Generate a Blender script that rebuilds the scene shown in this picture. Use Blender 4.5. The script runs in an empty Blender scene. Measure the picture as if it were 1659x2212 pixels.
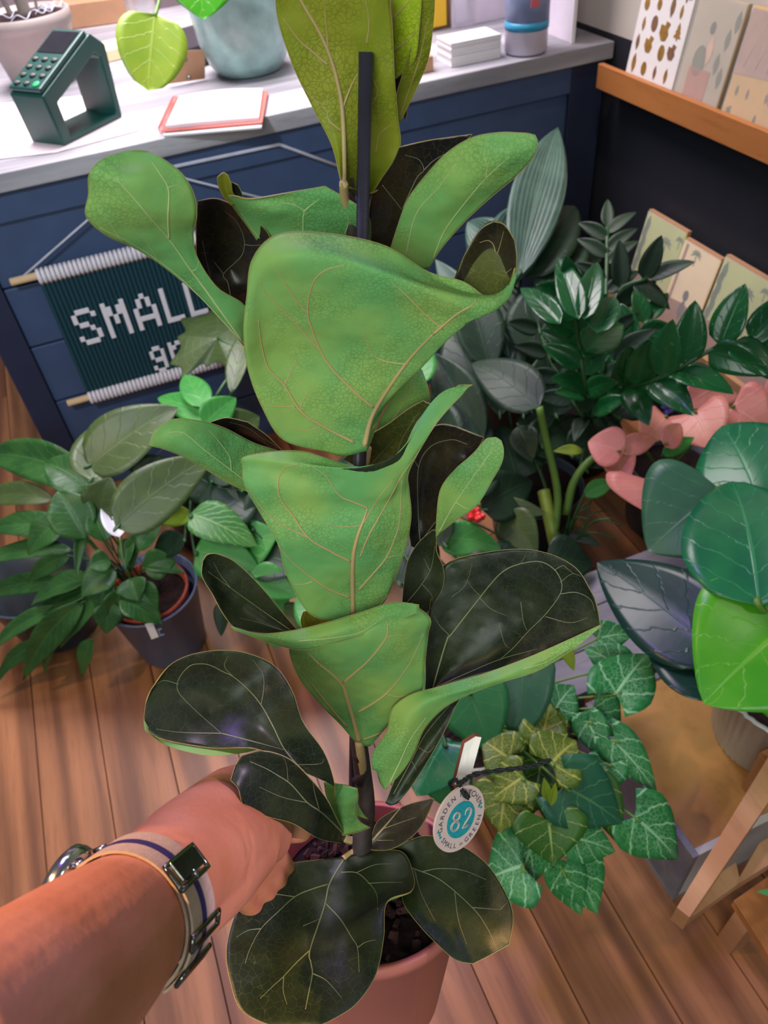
import bpy, bmesh, math, random
from mathutils import Vector, Matrix
from mathutils.bvhtree import BVHTree
random.seed(7)
PI = math.pi
C = bpy.context.scene.collection
SC = bpy.context.scene
# ---------------------------------------------------------------- camera
H = 1.5
FPX, CX, CY = 1660.0, 829.5, 1106.0
def _n(v): return Vector(v).normalized()
_Z = -_n((188, -1684, -1660))
_a = _n((6170, 2306, -1660)); _b = _n((-770, 1540, -1660))
_X = (_a - _Z*_a.dot(_Z)).normalized(); _Y = _Z.cross(_X)
_b2 = (_b - _Z*_b.dot(_Z)).normalized()
_Y = (_Y + _b2*0.6).normalized(); _X = _Y.cross(_Z)
R = Matrix((_X, _Y, _Z))
CAM = Vector((0, 0, H))
cd = bpy.data.cameras.new('camera'); cam = bpy.data.objects.new('camera', cd); C.objects.link(cam)
cam.matrix_world = Matrix.Translation(CAM) @ R.to_4x4()
cd.sensor_fit = 'HORIZONTAL'; cd.sensor_width = 26.0; cd.lens = 26.0*FPX/1659.0
cd.clip_start = 0.02; cd.clip_end = 50
cd.dof.use_dof = True; cd.dof.focus_distance = 0.58; cd.dof.aperture_fstop = 10.5
SC.camera = cam
# ---------------------------------------------------------------- pixel rays to points in the room
def ray(x, y): return R @ Vector((x-CX, CY-y, -FPX))
def at(x, y, d): return CAM + ray(x, y).normalized()*d
def pz(x, y, z): r = ray(x, y); return CAM + r*((z-H)/r.z)
def py(x, y, Y): r = ray(x, y); return CAM + r*(Y/r.y)
def pxx(x, y, X): r = ray(x, y); return CAM + r*(X/r.x)
# ---------------------------------------------------------------- light
w = bpy.data.worlds.new('world'); SC.world = w; w.use_nodes = True
w.node_tree.nodes['Background'].inputs[0].default_value = (0.72, 0.80, 1.0, 1)
w.node_tree.nodes['Background'].inputs[1].default_value = 0.12
def area(name, loc, target, size, power, col, spread=180, sy=None):
    l = bpy.data.lights.new(name, 'AREA'); l.energy = power; l.color = col
    l.shape = 'RECTANGLE'; l.size = size; l.size_y = sy or size; l.spread = math.radians(spread)
    o = bpy.data.objects.new(name, l); C.objects.link(o); o.location = loc
    o.rotation_euler = (Vector(target)-Vector(loc)).to_track_quat('-Z', 'Y').to_euler(); return o
def spot(name, loc, target, power, col, angle, blend=0.3, rad=0.02):
    l = bpy.data.lights.new(name, 'SPOT'); l.energy = power; l.color = col
    l.spot_size = math.radians(angle); l.spot_blend = blend; l.shadow_soft_size = rad
    o = bpy.data.objects.new(name, l); C.objects.link(o); o.location = loc
    o.rotation_euler = (Vector(target)-Vector(loc)).to_track_quat('-Z', 'Y').to_euler(); return o
area('shop_window_light', (-0.75, -0.75, 2.05), (0.05, 0.42, 1.15), 0.9, 15, (0.90, 1.0, 0.93))
area('ceiling_panel_light', (0.3, 2.6, 2.5), (0.3, 2.4, 0.9), 1.2, 34, (1.0, 0.91, 0.95), 110)
spot('warm_ceiling_spot', (-1.3, 0.9, 2.5), (-0.35, 0.8, 0.1), 40, (1.0, 0.66, 0.38), 66, 0.7, 0.06)
spot('warm_arm_spot', (-0.62, 0.28, 2.15), (-0.165, 0.125, 1.16), 75, (1.0, 0.54, 0.22), 12.5, 0.15, 0.008)
spot('cool_counter_fill', (-0.7, 0.3, 2.3), (0.15, 1.95, 0.62), 70, (0.82, 0.90, 1.0), 44, 0.7, 0.08)  # added cool fill, brightens the sign and counter front; not a shop lamp
spot('floor_spot', (1.1, -0.5, 2.6), (0.25, 0.5, 0.0), 20, (1.0, 0.84, 0.70), 52, 0.9, 0.1)
area('grow_light', (0.0, 1.35, 2.35), (0.0, 0.45, 1.1), 0.22, 3.4, (0.42, 0.22, 1.0), 100)
spot('pink_hand_spot', (0.75, -0.35, 1.9), tuple(at(510, 1860, .58)), 46, (0.86, 0.62, 1.0), 8.0, 0.15, 0.006)
spot('card_rail_spot', (0.7, 1.2, 2.6), (1.36, 1.5, 0.95), 34, (1.0, 0.76, 0.54), 34, 0.8, 0.05)
SC.view_settings.view_transform = 'Standard'; SC.view_settings.look = 'None'
SC.view_settings.gamma = 1; SC.view_settings.use_curve_mapping = False
SC.view_settings.exposure = 0.45
# ---------------------------------------------------------------- materials
def lin(c):
    c = c/255.0
    return c/12.92 if c <= 0.04045 else ((c+0.055)/1.055)**2.4
def rgb(*c): return (lin(c[0]), lin(c[1]), lin(c[2]), 1)
class NT:
    def __init__(s, name):
        s.m = bpy.data.materials.new(name); s.m.use_nodes = True; s.t = s.m.node_tree
        s.b = s.t.nodes['Principled BSDF']; s.out = s.t.nodes['Material Output']
    def n(s, typ, **k):
        o = s.t.nodes.new(typ)
        for a, v in k.items(): setattr(o, a, v)
        return o
    def l(s, a, b): s.t.links.new(a, b)
    def math(s, op, a, b=None, c=None):
        o = s.n('ShaderNodeMath', operation=op)
        for i, v in enumerate((a, b, c)):
            if v is None: continue
            if isinstance(v, (int, float)): o.inputs[i].default_value = v
            else: s.l(v, o.inputs[i])
        return o.outputs[0]
    def mix(s, f, a, b):
        o = s.n('ShaderNodeMix', data_type='RGBA')
        for i, v in ((0, f), (6, a), (7, b)):
            if isinstance(v, (int, float)): o.inputs[i].default_value = v
            elif isinstance(v, tuple): o.inputs[i].default_value = v
            else: s.l(v, o.inputs[i])
        return o.outputs[2]
    def ramp(s, f, a, b):   # smooth 0..1 between a and b
        o = s.n('ShaderNodeMapRange', interpolation_type='SMOOTHSTEP')
        s.l(f, o.inputs[0]); o.inputs[1].default_value = a; o.inputs[2].default_value = b
        return o.outputs[0]
    def obj(s, scale=(1, 1, 1)):
        tc = s.n('ShaderNodeTexCoord'); mp = s.n('ShaderNodeMapping'); mp.inputs[3].default_value = scale
        s.l(tc.outputs['Object'], mp.inputs[0]); return mp.outputs[0]
    def noise(s, vec, sc, det=3, rough=0.5):
        o = s.n('ShaderNodeTexNoise'); o.inputs['Scale'].default_value = sc
        o.inputs['Detail'].default_value = det; o.inputs['Roughness'].default_value = rough
        if vec is not None: s.l(vec, o.inputs['Vector'])
        return o.outputs[0]
    def voro(s, vec, sc, feat='DISTANCE_TO_EDGE'):
        o = s.n('ShaderNodeTexVoronoi', feature=feat); o.inputs['Scale'].default_value = sc
        if vec is not None: s.l(vec, o.inputs['Vector'])
        return o.outputs[0]
    def bump(s, h, st, dist=0.001, prev=None):
        o = s.n('ShaderNodeBump'); o.inputs['Strength'].default_value = st; o.inputs['Distance'].default_value = dist
        s.l(h, o.inputs['Height'])
        if prev is not None: s.l(prev, o.inputs['Normal'])
        return o.outputs[0]
    def set(s, col=None, rough=0.5, **k):
        if col is not None:
            if isinstance(col, tuple): s.b.inputs['Base Color'].default_value = col
            else: s.l(col, s.b.inputs['Base Color'])
        if isinstance(rough, (int, float)): s.b.inputs['Roughness'].default_value = rough
        else: s.l(rough, s.b.inputs['Roughness'])
        for a, v in k.items(): s.b.inputs[a.replace('_', ' ')].default_value = v
        return s.m
def simple(name, col, rough=0.5, var=0.12, sc=30, bump=0.15, bd=0.0006, **k):
    t = NT(name); v = t.obj(); nz = t.noise(v, sc, 4)
    dark = (col[0]*(1-2*var), col[1]*(1-2*var), col[2]*(1-2*var), 1)
    lite = (min(1, col[0]*(1+2*var)), min(1, col[1]*(1+2*var)), min(1, col[2]*(1+2*var)), 1)
    m = t.set(t.mix(nz, dark, lite), rough, **k)
    if bump: t.l(t.bump(t.noise(v, sc*6, 2), bump, bd), t.b.inputs['Normal'])
    return m
def leaf_top(name, col, col2, rough=0.42, trans=0.0):
    t = NT(name); v = t.obj()
    nz = t.noise(v, 26, 3); c = t.mix(t.ramp(nz, 0.35, 0.68), col, col2)
    ve = t.voro(v, 170); c = t.mix(t.ramp(ve, 0.0, 0.035), (col2[0]*1.5, col2[1]*1.5, col2[2]*1.5, 1), c)
    m = t.set(c, rough)
    t.b.inputs['Specular IOR Level'].default_value = 0.38
    b1 = t.bump(t.voro(v, 75, 'SMOOTH_F1'), 0.5, 0.003)
    t.l(t.bump(t.noise(v, 500, 2), 0.12, 0.0005, b1), t.b.inputs['Normal'])
    return m
def leaf_under(name, col, col2, crack=0.72):
    t = NT(name); v = t.obj()
    nz = t.noise(v, 16, 3); c = t.mix(t.ramp(nz, 0.32, 0.68), col, col2)
    wv = t.n('ShaderNodeVectorMath', operation='ADD'); t.l(v, wv.inputs[0])
    nn = t.n('ShaderNodeTexNoise'); nn.inputs['Scale'].default_value = 90; t.l(v, nn.inputs['Vector'])
    sc = t.n('ShaderNodeVectorMath', operation='SCALE'); sc.inputs['Scale'].default_value = 0.007
    t.l(nn.outputs['Color'], sc.inputs[0]); t.l(sc.outputs[0], wv.inputs[1])
    ve = t.voro(wv.outputs[0], 330)
    line = t.ramp(ve, 0.02, 0.13)
    patchy = t.ramp(t.noise(v, 22, 2), 0.40, 0.62)
    f = t.math('MAXIMUM', line, t.math('SUBTRACT', 1.0, patchy))
    dk = t.mix(crack, c, (col[0]*0.35, col[1]*0.42, col[2]*0.35, 1))
    c2 = t.mix(f, dk, c)
    m = t.set(c2, 0.55)
    t.b.inputs['Specular IOR Level'].default_value = 0.3
    t.l(t.bump(f, 0.35, 0.0006, t.bump(t.noise(v, 60, 2), 0.25, 0.003, t.bump(t.noise(v, 24, 2), 0.6, 0.012))), t.b.inputs['Normal'])
    # light passing through the blade
    tr = t.n('ShaderNodeBsdfTranslucent'); t.l(c2, tr.inputs[0]); ms = t.n('ShaderNodeMixShader'); ms.inputs[0].default_value = 0.16
    t.l(t.b.outputs[0], ms.inputs[1]); t.l(tr.outputs[0], ms.inputs[2]); t.l(ms.outputs[0], t.out.inputs[0])
    return m
def leaf_uv(name, base, base2, vein, N=7, slope=1.6, vw=0.10, mw=0.05, st=0.7, blotch=0.0, rough=0.35):
    """background leaf: midrib and side veins laid out along the blade"""
    t = NT(name); uv = t.n('ShaderNodeUVMap').outputs[0]
    sp = t.n('ShaderNodeSeparateXYZ'); t.l(uv, sp.inputs[0])
    a = t.math('MULTIPLY', t.math('ABSOLUTE', t.math('SUBTRACT', sp.outputs[0], 0.5)), 2.0)
    wob = t.math('MULTIPLY', t.math('SUBTRACT', t.noise(uv, 9, 2), 0.5), 0.10)
    q = t.math('SUBTRACT', t.math('MULTIPLY', t.math('ADD', sp.outputs[1], wob), float(N)), t.math('MULTIPLY', t.math('POWER', a, 0.8), slope))
    fr = t.math('ABSOLUTE', t.math('SUBTRACT', t.math('FRACT', q), 0.5))      # .5 at vein
    vm = t.ramp(fr, 0.5-vw, 0.5)
    mm = t.math('SUBTRACT', 1.0, t.ramp(a, mw*0.3, mw))
    mask = t.math('MAXIMUM', vm, mm)
    if blotch > 0:
        ve = t.voro(uv, 16); net = t.math('SUBTRACT', 1.0, t.ramp(ve, 0.02, 0.12))
        bl = t.math('MULTIPLY', net, t.ramp(t.math('SUBTRACT', 1.15, a), 0.0, 0.9))
        mask = t.math('MAXIMUM', mask, t.math('MULTIPLY', bl, blotch))
    v = t.obj(); c = t.mix(t.ramp(t.noise(v, 18, 3), 0.3, 0.7), base, base2)
    c = t.mix(t.math('MULTIPLY', mask, st), c, vein)
    m = t.set(c, min(1, rough+0.06)); t.b.inputs['Specular IOR Level'].default_value = 0.36
    t.l(t.bump(mask, 0.35, 0.0015, t.bump(t.noise(v, 80, 2), 0.15, 0.001)), t.b.inputs['Normal'])
    return m
def wood(name, c1, c2, sc=(14, 1.2, 14), rough=0.5, rnd=0.25, knots=False, bump=0.12):
    t = NT(name); v = t.obj(sc)
    oi = t.n('ShaderNodeObjectInfo')
    off = t.n('ShaderNodeVectorMath', operation='ADD'); t.l(v, off.inputs[0])
    cm = t.n('ShaderNodeCombineXYZ'); r9 = t.math('MULTIPLY', oi.outputs['Random'], 37.0)
    t.l(r9, cm.inputs[0]); t.l(r9, cm.inputs[1]); t.l(cm.outputs[0], off.inputs[1])
    n1 = t.noise(off.outputs[0], 1.3, 6, 0.62)
    wv = t.n('ShaderNodeTexWave', bands_direction='X'); wv.inputs['Scale'].default_value = 0.22
    wv.inputs['Distortion'].default_value = 14.0; wv.inputs['Detail'].default_value = 4; wv.inputs['Detail Scale'].default_value = 0.7
    t.l(off.outputs[0], wv.inputs['Vector'])
    g = t.math('ADD', t.math('MULTIPLY', n1, 0.72), t.math('MULTIPLY', wv.outputs[1], 0.28))
    fine = t.noise(off.outputs[0], 6, 3, 0.7)
    c = t.mix(t.ramp(g, 0.25, 0.75), c2, c1)
    c = t.mix(t.math('MULTIPLY', t.ramp(fine, 0.5, 0.75), 0.35), c, (c2[0]*0.6, c2[1]*0.6, c2[2]*0.6, 1))
    dk = t.mix(0.5, c, (c2[0]*0.7, c2[1]*0.7, c2[2]*0.7, 1))
    c = t.mix(t.math('MULTIPLY', oi.outputs['Random'], rnd*2), c, dk)
    m = t.set(c, rough); t.l(t.bump(fine, bump, 0.001), t.b.inputs['Normal']); return m
M = {}
M['fig_top'] = leaf_top('fig_leaf_upper', rgb(26, 36, 22), rgb(44, 54, 28))
M['fig_top_gloss'] = leaf_top('fig_leaf_upper_glossy', rgb(30, 30, 30), rgb(52, 46, 28), 0.26)
M['fig_top_olive'] = leaf_top('fig_leaf_upper_olive', rgb(62, 72, 26), rgb(84, 88, 34), 0.42)
M['fig_under'] = leaf_under('fig_leaf_underside', rgb(116, 186, 108), rgb(156, 196, 100), 0.32)
M['fig_under_olive'] = leaf_under('fig_leaf_underside_olive', rgb(146, 158, 40), rgb(170, 170, 56), 0.4)
M['fig_under_lime'] = leaf_under('fig_leaf_underside_lime', rgb(178, 204, 40), rgb(196, 216, 72), 0.4)
M['edge'] = simple('fig_leaf_margin', rgb(176, 160, 92), 0.5)
M['vein_pale'] = simple('vein_pale', rgb(196, 208, 148), 0.5, bump=0)
M['vein_tan'] = simple('vein_tan', rgb(192, 166, 114), 0.5, bump=0)
M['vein_top'] = simple('vein_upper', rgb(140, 146, 100), 0.5, bump=0)
M['vein_grey'] = simple('vein_grey', rgb(136, 136, 112), 0.5, bump=0)
M['stake'] = simple('black_stake', rgb(44, 42, 56), 0.42, 0.2, 60)
M['stem'] = simple('woody_stem', rgb(62, 50, 46), 0.7, 0.3, 90, 0.5)
M['stemgreen'] = simple('green_stem', rgb(150, 158, 80), 0.5, 0.15, 60)
M['soil'] = simple('soil', rgb(48, 26, 26), 0.95, 0.5, 160, 1.0, 0.004)
M['pinkpot'] = simple('pink_plastic', rgb(196, 112, 100), 0.38, 0.05, 20, 0.05)
M['terracotta'] = simple('terracotta_plastic', rgb(170, 68, 44), 0.45)
M['bluepot'] = simple('blue_grey_pot', rgb(92, 106, 134), 0.42, 0.08)
M['darkpot'] = simple('dark_slate_pot', rgb(58, 68, 78), 0.4)
M['navypot'] = simple('navy_pot', rgb(30, 42, 70), 0.35)
M['whitepot'] = simple('white_ceramic', rgb(196, 200, 196), 0.35, 0.05)
M['taupe'] = simple('taupe_plastic', rgb(150, 138, 134), 0.5, 0.05)
M['navy'] = simple('navy_paint', rgb(62, 80, 114), 0.5, 0.10, 14, 0.1)
M['navydark'] = simple('dark_navy_wall_paint', rgb(32, 34, 44), 0.65, 0.06, 10)
M['navy2'] = simple('navy_stile_paint', rgb(36, 44, 70), 0.5, 0.1, 14)
M['top'] = wood('weathered_grey_worktop', rgb(186, 182, 188), rgb(132, 130, 138), (1.4, 16, 16), 0.5, 0.05)
M['floor'] = wood('floor_plank_wood', rgb(176, 118, 76), rgb(112, 70, 42), (20, 1.1, 20), 0.45, 0.12)
M['joint'] = simple('floor_joint', rgb(48, 28, 20), 0.9)
M['railwood'] = wood('orange_oak', rgb(182, 116, 62), rgb(150, 88, 42), (10, 1.2, 10), 0.5, 0.05)
M['palewood'] = wood('pale_pine', rgb(196, 150, 108), rgb(170, 120, 80), (10, 1.5, 10), 0.55, 0.1)
M['tanwood'] = wood('tan_board', rgb(190, 142, 82), rgb(168, 118, 62), (4, 3, 4), 0.5, 0.05)
M['greywood'] = wood('grey_weathered_board', rgb(150, 150, 156), rgb(112, 112, 120), (2, 14, 14), 0.6, 0.1)
M['white'] = simple('white_paper', rgb(232, 226, 228), 0.6, 0.02)
M['pinkpaper'] = simple('pinkish_paper', rgb(236, 212, 218), 0.7, 0.03)
M['redcover'] = simple('coral_cover', rgb(226, 110, 98), 0.5, 0.05)
M['kraft'] = simple('kraft_card', rgb(188, 142, 108), 0.7, 0.06)
M['green_plastic'] = simple('dark_green_plastic', rgb(20, 70, 64), 0.4, 0.06)
M['dark'] = simple('black_plastic', rgb(26, 26, 32), 0.3, 0.1)
M['screen'] = simple('dark_screen', rgb(40, 40, 46), 0.08, 0.1, bump=0)
M['key'] = simple('grey_key', rgb(92, 100, 84), 0.5)
M['keygreen'] = simple('green_key', rgb(38, 190, 110), 0.5)
M['celadon'] = simple('celadon_glaze', rgb(150, 182, 178), 0.25, 0.25, 24, 0.3, 0.002)
M['yarn_dark'] = simple('dark_teal_yarn', rgb(16, 62, 74), 0.9, 0.15, 200, 0.5)
M['yarn_white'] = simple('white_yarn', rgb(232, 224, 232), 0.9, 0.06, 200, 0.4)
M['dowel'] = simple('pale_dowel', rgb(226, 192, 150), 0.6, 0.06)
M['cord'] = simple('white_cord', rgb(200, 200, 214), 0.8)
M['twine'] = simple('black_twine', rgb(34, 40, 40), 0.9, 0.3, 300, 0.8)
M['tagwood'] = simple('pale_tag_board', rgb(226, 200, 192), 0.6, 0.04)
M['tagedge'] = simple('burnt_board_edge', rgb(150, 84, 72), 0.7)
M['tagwhite'] = simple('white_label_face', rgb(250, 244, 238), 0.5, 0.01)
M['teal'] = simple('teal_print', rgb(30, 158, 168), 0.6, 0.35, 900, 0)
M['print_grey'] = simple('grey_print', rgb(92, 92, 100), 0.6, 0)
M['metal'] = simple('steel', rgb(190, 190, 190), 0.18, 0.03, Metallic=1.0)
M['gunmetal'] = simple('polished_dark_metal', rgb(120, 122, 112), 0.15, 0.03, Metallic=1.0)
M['strap_c'] = simple('sand_webbing', rgb(176, 156, 132), 0.8, 0.1, 300, 0.7)
M['strap_n'] = simple('navy_webbing_stripe', rgb(40, 32, 84), 0.8, 0.1, 300, 0.6)
t = NT('acrylic'); M['glass'] = t.set((0.95, 0.97, 1, 1), 0.05, Transmission_Weight=0.9, IOR=1.2, Alpha=0.45)
t = NT('cellophane'); M['cello'] = t.set((1, 1, 1, 1), 0.12, Alpha=0.14)
t = NT('skin'); v = t.obj()
sk = t.mix(t.ramp(t.noise(v, 14, 4), 0.3, 0.7), rgb(188, 118, 78), rgb(206, 140, 104))
M['skin'] = t.set(sk, 0.48, Subsurface_Weight=0.12, Subsurface_Scale=0.01)
t.l(t.bump(t.noise(v, 240, 3), 0.28, 0.0008, t.bump(t.noise(t.obj((1, 1, 1)), 45, 3), 0.3, 0.003)), t.b.inputs['Normal'])
M['lily'] = leaf_uv('peace_lily_leaf', rgb(34, 76, 34), rgb(48, 92, 40), rgb(70, 120, 60), 9, 2.0, 0.08, 0.07, 0.4)
M['lily2'] = leaf_uv('striped_leaf', rgb(44, 104, 40), rgb(54, 112, 46), rgb(140, 176, 104), 8, 3.2, 0.14, 0.05, 0.55)
M['olive'] = leaf_uv('olive_leaf', rgb(56, 74, 38), rgb(66, 86, 42), rgb(84, 106, 58), 6, 1.4, 0.06, 0.04, 0.4)
M['green'] = leaf_uv('mid_green_leaf', rgb(52, 128, 56), rgb(62, 140, 58), rgb(104, 168, 84), 6, 1.6, 0.06, 0.04, 0.5)
M['bright'] = leaf_uv('bright_green_leaf', rgb(60, 146, 24), rgb(78, 158, 30), rgb(120, 184, 60), 5, 1.5, 0.04, 0.04, 0.5, rough=0.25)
M['lime'] = leaf_uv('lime_leaf', rgb(122, 152, 40), rgb(138, 160, 44), rgb(160, 180, 84), 5, 1.5, 0.05, 0.05, 0.5)
M['philo'] = leaf_uv('glossy_philodendron_leaf', rgb(24, 96, 62), rgb(32, 112, 66), rgb(70, 150, 98), 6, 1.5, 0.05, 0.04, 0.5, rough=0.22)
M['deep'] = leaf_uv('deep_green_leaf', rgb(18, 42, 26), rgb(26, 54, 32), rgb(40, 72, 44), 6, 1.5, 0.05, 0.05, 0.4, rough=0.42)
M['zz'] = leaf_uv('zz_leaflet', rgb(18, 74, 36), rgb(26, 88, 42), rgb(40, 110, 56), 5, 1.5, 0.05, 0.06, 0.4, rough=0.14)
M['grey'] = leaf_uv('grey_green_blade', rgb(44, 70, 62), rgb(62, 90, 78), rgb(104, 134, 118), 2, 6, 0.3, 0.06, 0.5)
M['arrow'] = leaf_uv('arrowhead_leaf', rgb(32, 112, 54), rgb(38, 124, 60), rgb(150, 206, 150), 4, 1.3, 0.09, 0.07, 0.85, 0.45)
M['arrow2'] = leaf_uv('yellow_veined_arrowhead_leaf', rgb(66, 98, 26), rgb(78, 106, 30), rgb(176, 182, 84), 4, 1.3, 0.10, 0.08, 0.8, 0.5)
M['pinkleaf'] = leaf_uv('pink_leaf', rgb(204, 124, 112), rgb(214, 140, 124), rgb(226, 164, 150), 4, 1.2, 0.05, 0.05, 0.5)
M['petiole'] = simple('petiole_green', rgb(96, 136, 52), 0.45)
M['petiole_dark'] = simple('petiole_dark_green', rgb(40, 84, 40), 0.45)
M['spathe'] = simple('white_spathe', rgb(236, 236, 244), 0.5, 0.03)
M['redflower'] = simple('red_flower', rgb(214, 50, 48), 0.4)
M['violet'] = simple('violet_flower', rgb(96, 84, 190), 0.5)
M['variegated'] = leaf_uv('white_edged_leaf', rgb(70, 140, 70), rgb(80, 150, 80), rgb(220, 230, 210), 1, 0.0, 0.0, 0.02, 0.3)
# ---------------------------------------------------------------- object helpers
def link(name, me, mats, parent=None):
    o = bpy.data.objects.new(name, me); C.objects.link(o)
    for m in (mats if isinstance(mats, (list, tuple)) else [mats]): me.materials.append(m)
    if parent is not None:
        bpy.context.view_layer.update() if False else None
        o.parent = parent; o.matrix_parent_inverse = Matrix.Translation(-wl(parent))
    return o
def wl(p):
    v = p.location.copy()
    return v            # empties only carry a world location; mesh parts sit at the origin of the world
def thing(name, label, cat, loc, group=None, kind=None):
    o = bpy.data.objects.new(name, None); C.objects.link(o); o.location = loc; o.empty_display_size = 0.05
    tag(o, label, cat, group, kind); return o
def tag(o, label=None, cat=None, group=None, kind=None):
    if label: o['label'] = label
    if cat: o['category'] = cat
    if group: o['group'] = group
    if kind: o['kind'] = kind
    return o
def mesh(name, verts, faces, smooth=False):
    me = bpy.data.meshes.new(name); me.from_pydata([tuple(v) for v in verts], [], faces); me.update()
    if smooth: me.polygons.foreach_set('use_smooth', [True]*len(me.polygons))
    return me
class MB:
    """collects shapes of one part"""
    def __init__(s): s.v = []; s.f = []; s.smooth = []
    def add(s, v, f, sm=False):
        b = len(s.v); s.v += [Vector(p) for p in v]; s.f += [tuple(i+b for i in q) for q in f]; s.smooth += [sm]*len(f); return s
    def hexa(s, p):   # 8 points: bottom 4, top 4
        return s.add(p, [(3, 2, 1, 0), (4, 5, 6, 7), (0, 1, 5, 4), (1, 2, 6, 5), (2, 3, 7, 6), (3, 0, 4, 7)])
    def box(s, lo, hi):
        a, b = lo, hi
        return s.hexa([(a[0], a[1], a[2]), (b[0], a[1], a[2]), (b[0], b[1], a[2]), (a[0], b[1], a[2]), (a[0], a[1], b[2]), (b[0], a[1], b[2]), (b[0], b[1], b[2]), (a[0], b[1], b[2])])
    def obox(s, c, ax, ay, az):   # centre and half-axis vectors
        c = Vector(c); P = []
        for sz in (-1, 1):
            for sx, sy in ((-1, -1), (1, -1), (1, 1), (-1, 1)): P.append(c+ax*sx+ay*sy+az*sz)
        return s.hexa(P)
    def prism(s, pts, off):       # polygon extruded by off
        n = len(pts); off = Vector(off); P = [Vector(p) for p in pts]; Q = [p+off for p in P]
        return s.add(P+Q, [tuple(range(n))[::-1], tuple(range(n, 2*n))]+[(i, (i+1) % n, n+(i+1) % n, n+i) for i in range(n)])
    def tube(s, pts, rad, seg=8, caps=True):
        P = [Vector(p) for p in pts]; n = len(P)
        if n < 2: return s
        rads = rad if isinstance(rad, (list, tuple)) else [rad]*n
        V = []; prev = None
        for i in range(n):
            t = (P[min(i+1, n-1)]-P[max(i-1, 0)])
            if t.length < 1e-9: t = Vector((0, 0, 1))
            t.normalize()
            if prev is None:
                a = t.orthogonal().normalized()
            else:
                a = prev - t*prev.dot(t)
                a = a.normalized() if a.length > 1e-6 else t.orthogonal().normalized()
            prev = a; b = t.cross(a)
            for k in range(seg):
                an = 2*PI*k/seg; V.append(P[i]+(a*math.cos(an)+b*math.sin(an))*rads[i])
        F = [(i*seg+k, i*seg+(k+1) % seg, (i+1)*seg+(k+1) % seg, (i+1)*seg+k) for i in range(n-1) for k in range(seg)]
        if caps: F += [tuple(range(seg))[::-1], tuple((n-1)*seg+k for k in range(seg))]
        return s.add(V, F, True)
    def lathe(s, prof, c, axis=(0, 0, 1), seg=40, flute=0, fn=0):
        axis = Vector(axis).normalized(); a = axis.orthogonal().normalized(); b = axis.cross(a); c = Vector(c); V = []
        for (r, h) in prof:
            for k in range(seg):
                an = 2*PI*k/seg; rr = r*(1+(flute*(0.5+0.5*math.cos(an*fn)) if flute else 0))
                V.append(c+axis*h+(a*math.cos(an)+b*math.sin(an))*rr)
        n = len(prof)
        F = [(i*seg+k, i*seg+(k+1) % seg, (i+1)*seg+(k+1) % seg, (i+1)*seg+k) for i in range(n-1) for k in range(seg)]
        if prof[0][0] > 0.001: F.append(tuple(range(seg))[::-1])
        if prof[-1][0] > 0.001: F.append(tuple((n-1)*seg+k for k in range(seg)))
        return s.add(V, F, True)
    def build(s, name, mats, parent=None, bevel=0):
        me = mesh(name, s.v, s.f); me.polygons.foreach_set('use_smooth', s.smooth)
        o = link(name, me, mats, parent)
        if bevel:
            b = o.modifiers.new('bevel', 'BEVEL'); b.width = bevel; b.segments = 2; b.limit_method = 'ANGLE'
        return o
def cr(p0, p1, p2, p3, t):
    return 0.5*((2*p1)+(p2-p0)*t+(2*p0-5*p1+4*p2-p3)*t*t+(3*p1-p0-3*p2+p3)*t*t*t)
def spline(P, n):
    P = [Vector(p) for p in P]; m = len(P); out = []
    if m == 1: return [P[0].copy() for _ in range(n)]
    for i in range(n):
        u = i/(n-1)*(m-1); k = min(int(u), m-2); t = u-k
        a = P[k-1] if k > 0 else P[0]*2-P[1]; d = P[k+2] if k+2 < m else P[m-1]*2-P[m-2]
        out.append(cr(a, P[k], P[k+1], d, t))
    return out
CAMV = CAM
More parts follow.
